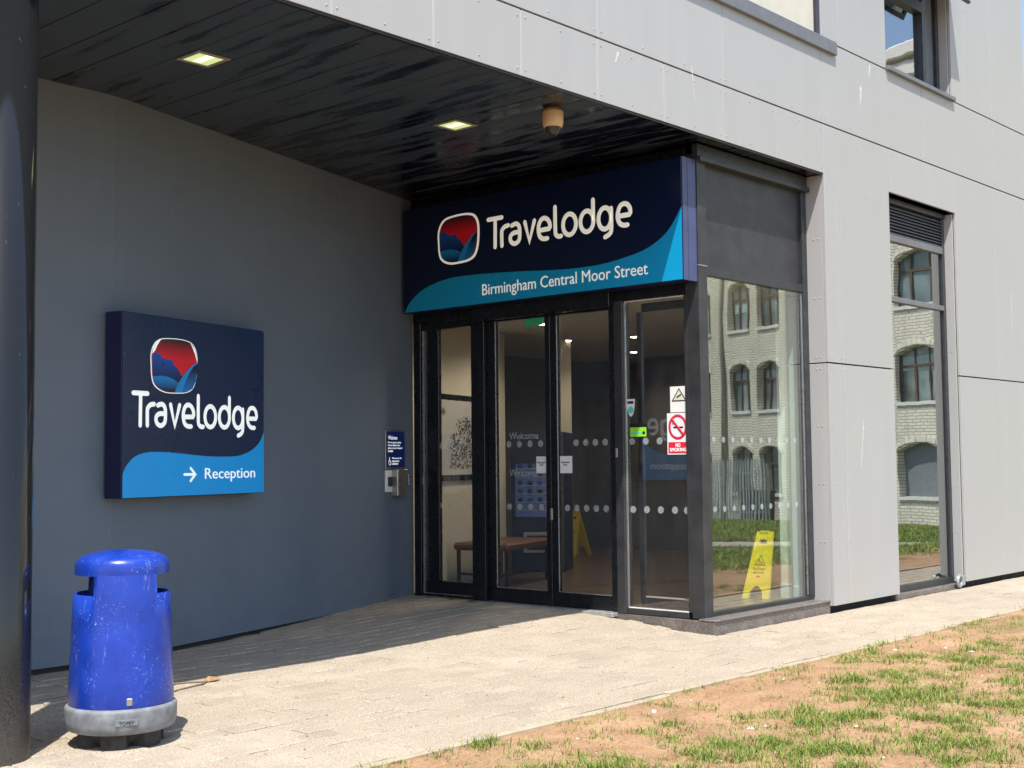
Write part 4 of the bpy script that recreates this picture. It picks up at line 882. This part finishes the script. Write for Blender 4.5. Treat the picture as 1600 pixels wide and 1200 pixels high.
tallc = [(x, y, 1) for x, y, s in random.sample(near, 130)]
blades('grass', tallc, 2, .10, .19, .0013, .02, soil_z, 'thin taller grass stalks standing above the patchy turf')
ke = [(random.uniform(4.4, 13), 5.035+random.gauss(0, .012), random.uniform(.5, 1)) for _ in range(60)]
ke = [k for k in ke if vn(k[0], 0, 1.3, 12) > -.05]
blades('grass', ke, 14, .02, .065, .002, .022, lambda x, y: -.01, 'small grass tufts growing along the kerb edge')
strw = [(random.uniform(4, 14), random.uniform(1.8, 5.0), 1) for _ in range(5200)]
blades('dry_straw', strw, 2, .004, .010, .0014, .03, soil_z, 'thin dry straw lying flat over the bare soil', 'straw', 4.5, 'straw')
farc = []
for _ in range(11000):
    x = random.uniform(11, 42); y = random.uniform(-16, 4)
    if abs((x-25.4)-.66*(y+.5)) < 1.9: continue
    if y > 3.2-.4*vn(x, y, .8, 2) and random.random() < .8: continue
    farc.append((x, y, random.uniform(.7, 1.3)))
blades('grass', farc, 14, .045, .12, .009, .16, soil_z, 'rougher long grass on the open ground across from the hotel')
# ------------------------------------------------------------------ brick building opposite (seen in the glass)
BR = R(-71.6); bo = thing('brick_building', (41, -5.5, -.9), BR, 'old yellow brick building with arched windows reflected in the hotel glass', 'building')
ZB = .9
wins = []
cxs = [(-7.5, 1.9), (-4, 1.9), (0.1, 2.0), (3.6, 1.9), (7.35, 1.25), (9.05, 1.3), (11.5, 1.25), (13.4, 1.25), (16.2, 1.3)]
sills = [(.25, 2.05), (3.42, 5.3), (6.66, 8.5), (9.9, 11.7)]
def arch_poly(cx, w, z0, z1, ri=.28, n=8):
    return [(cx-w/2, z0), (cx+w/2, z0)]+[(cx+w/2-w*k/n, z1-ri+ri*math.sin(math.pi*k/n)) for k in range(n+1)]
# wall built as piers and spandrels around the arched openings
cuts = [-12]+[q for c, w in cxs for q in (c-w/2, c+w/2)]+[20]
for i in range(0, len(cuts), 2): MB().box(cuts[i], cuts[i+1], 0, .6, 0, 14.6).build('wall', 'yellow_brick', bo)
for c, w in cxs:
    zs = [0]+[q+ZB for z0, z1 in sills for q in (z0, z1)]+[14.6]
    for i in range(0, len(zs), 2):
        z0, z1 = zs[i], zs[i+1]
        if i == 0: MB().box(c-w/2+.001, c+w/2-.001, .02, .6, z0, z1).build('wall', 'yellow_brick', bo)
        else:
            n = 8; P = [(c-w/2+.001+(w-.002)*k/n, z0-.28+.28*math.sin(math.pi*k/n)) for k in range(n+1)]
            b_ = MB()
            for k in range(n): b_.prism([P[k], P[k+1], (P[k+1][0], z1), (P[k][0], z1)], .003, .6)
            b_.build('wall', 'yellow_brick', bo)
            vo = MB()
            for k in range(14):
                a0, a1 = k/14, (k+1)/14-.006
                f = lambda a, r: (c-(w/2+r*.25)*math.cos(math.pi*a), z0-.28+(.28+r)*math.sin(math.pi*a)+.0)
                vo.prism([f(a0, .02), f(a1, .02), f(a1, .24), f(a0, .24)], -.03, .0025)
            vo.build('brick_arch', 'arch_brick', bo)
    for s_i, (z0, z1) in enumerate(sills):
        z0 += ZB; z1 += ZB
        wd = MB().prism(arch_poly(c, w, z0, z1), .30, .32).build('window', 'shutter_grey' if s_i == 0 and abs(c) < 1 else 'win_glass_far', bo)
        MB().box(c-w/2, c+w/2, -.06, .2, z0-.12, z0-.001).build('sill', 'white_stone', wd)
        if not (s_i == 0 and abs(c) < 1):
            fb = MB(); 
            for q in (-.5, -.18, .18, .5): fb.box(c+q*w-.035, c+q*w+.035, .24, .299, z0, z1-.1)
            if random.random() < .6: MB().box(c-w*.44, c+w*.44, .285, .2985, z0+(z1-z0)*random.uniform(.35, .7), z1-.35).build('blind', 'blind', wd)
            fb.box(c-w/2, c+w/2, .235, .298, z0+(z1-z0)*.62, z0+(z1-z0)*.62+.08); fb.build('window_frame', 'win_brown', wd)
for z0, z1, o_ in ((14.6, 15.0, .25), (15.0, 15.2, .1), (15.2, 15.7, .4), (15.7, 15.85, .2), (15.85, 16.3, .55)): MB().box(-12.3, 20.3, -o_, .6, z0, z1, .05).build('cornice', 'white_stone', bo)
MB().box(-12, 20, .3, 10, 16.3, 16.5).build('roof', 'slate', bo); MB().box(-12, 20, .62, 10, 0, 16.28).build('rear_block', 'slate', bo)
for x in (10.05, -2.0): MB().lathe([(.07, 0), (.07, 14)], x, -.09, 10).build('drainpipe', 'pipe', bo)
fn = thing('palisade_fence', (41, -5.5, -.9), BR, 'grey steel palisade fence in front of the brick building reflected in the glass', 'fence')
pale = MB().prism([(-.035, 0), (.035, 0), (.035, 2.3), (0, 2.42), (-.035, 2.3)], -.012, .012).mesh('pale', 'palisade')
for k in range(60): place('pale', pale, (5.2+.16*k, -2.2, .05), fn)
for z in (.5, 1.9): MB().box(5.1, 14.8, -2.185, -2.15, z, z+.05).build('rail', 'palisade', fn)
for k in range(4): MB().box(5.1+3.2*k, 5.2+3.2*k, -2.14, -2.04, 0, 2.3).build('post', 'palisade', fn)
wb_ = thing('wheelie_bin', (41+.316*7-.949*1.0, -5.5-.949*7-.316*1.0, -.85), BR, 'black wheeled bin behind the palisade fence reflected in the glass', 'wheelie bin')
MB().prism([(-.5, .1), (.5, .1), (.62, 1.15), (-.62, 1.15)], -.35, .35).build('body', 'wheelie', wb_); MB().box(-.66, .66, -.4, .4, 1.151, 1.25, .03).build('lid', 'wheelie', wb_)
for x in (-.4, .4): MB().tube([(x, -.2, .1), (x+.06, -.2, .1)], .1, 10).build('wheel', 'wheelie', wb_)
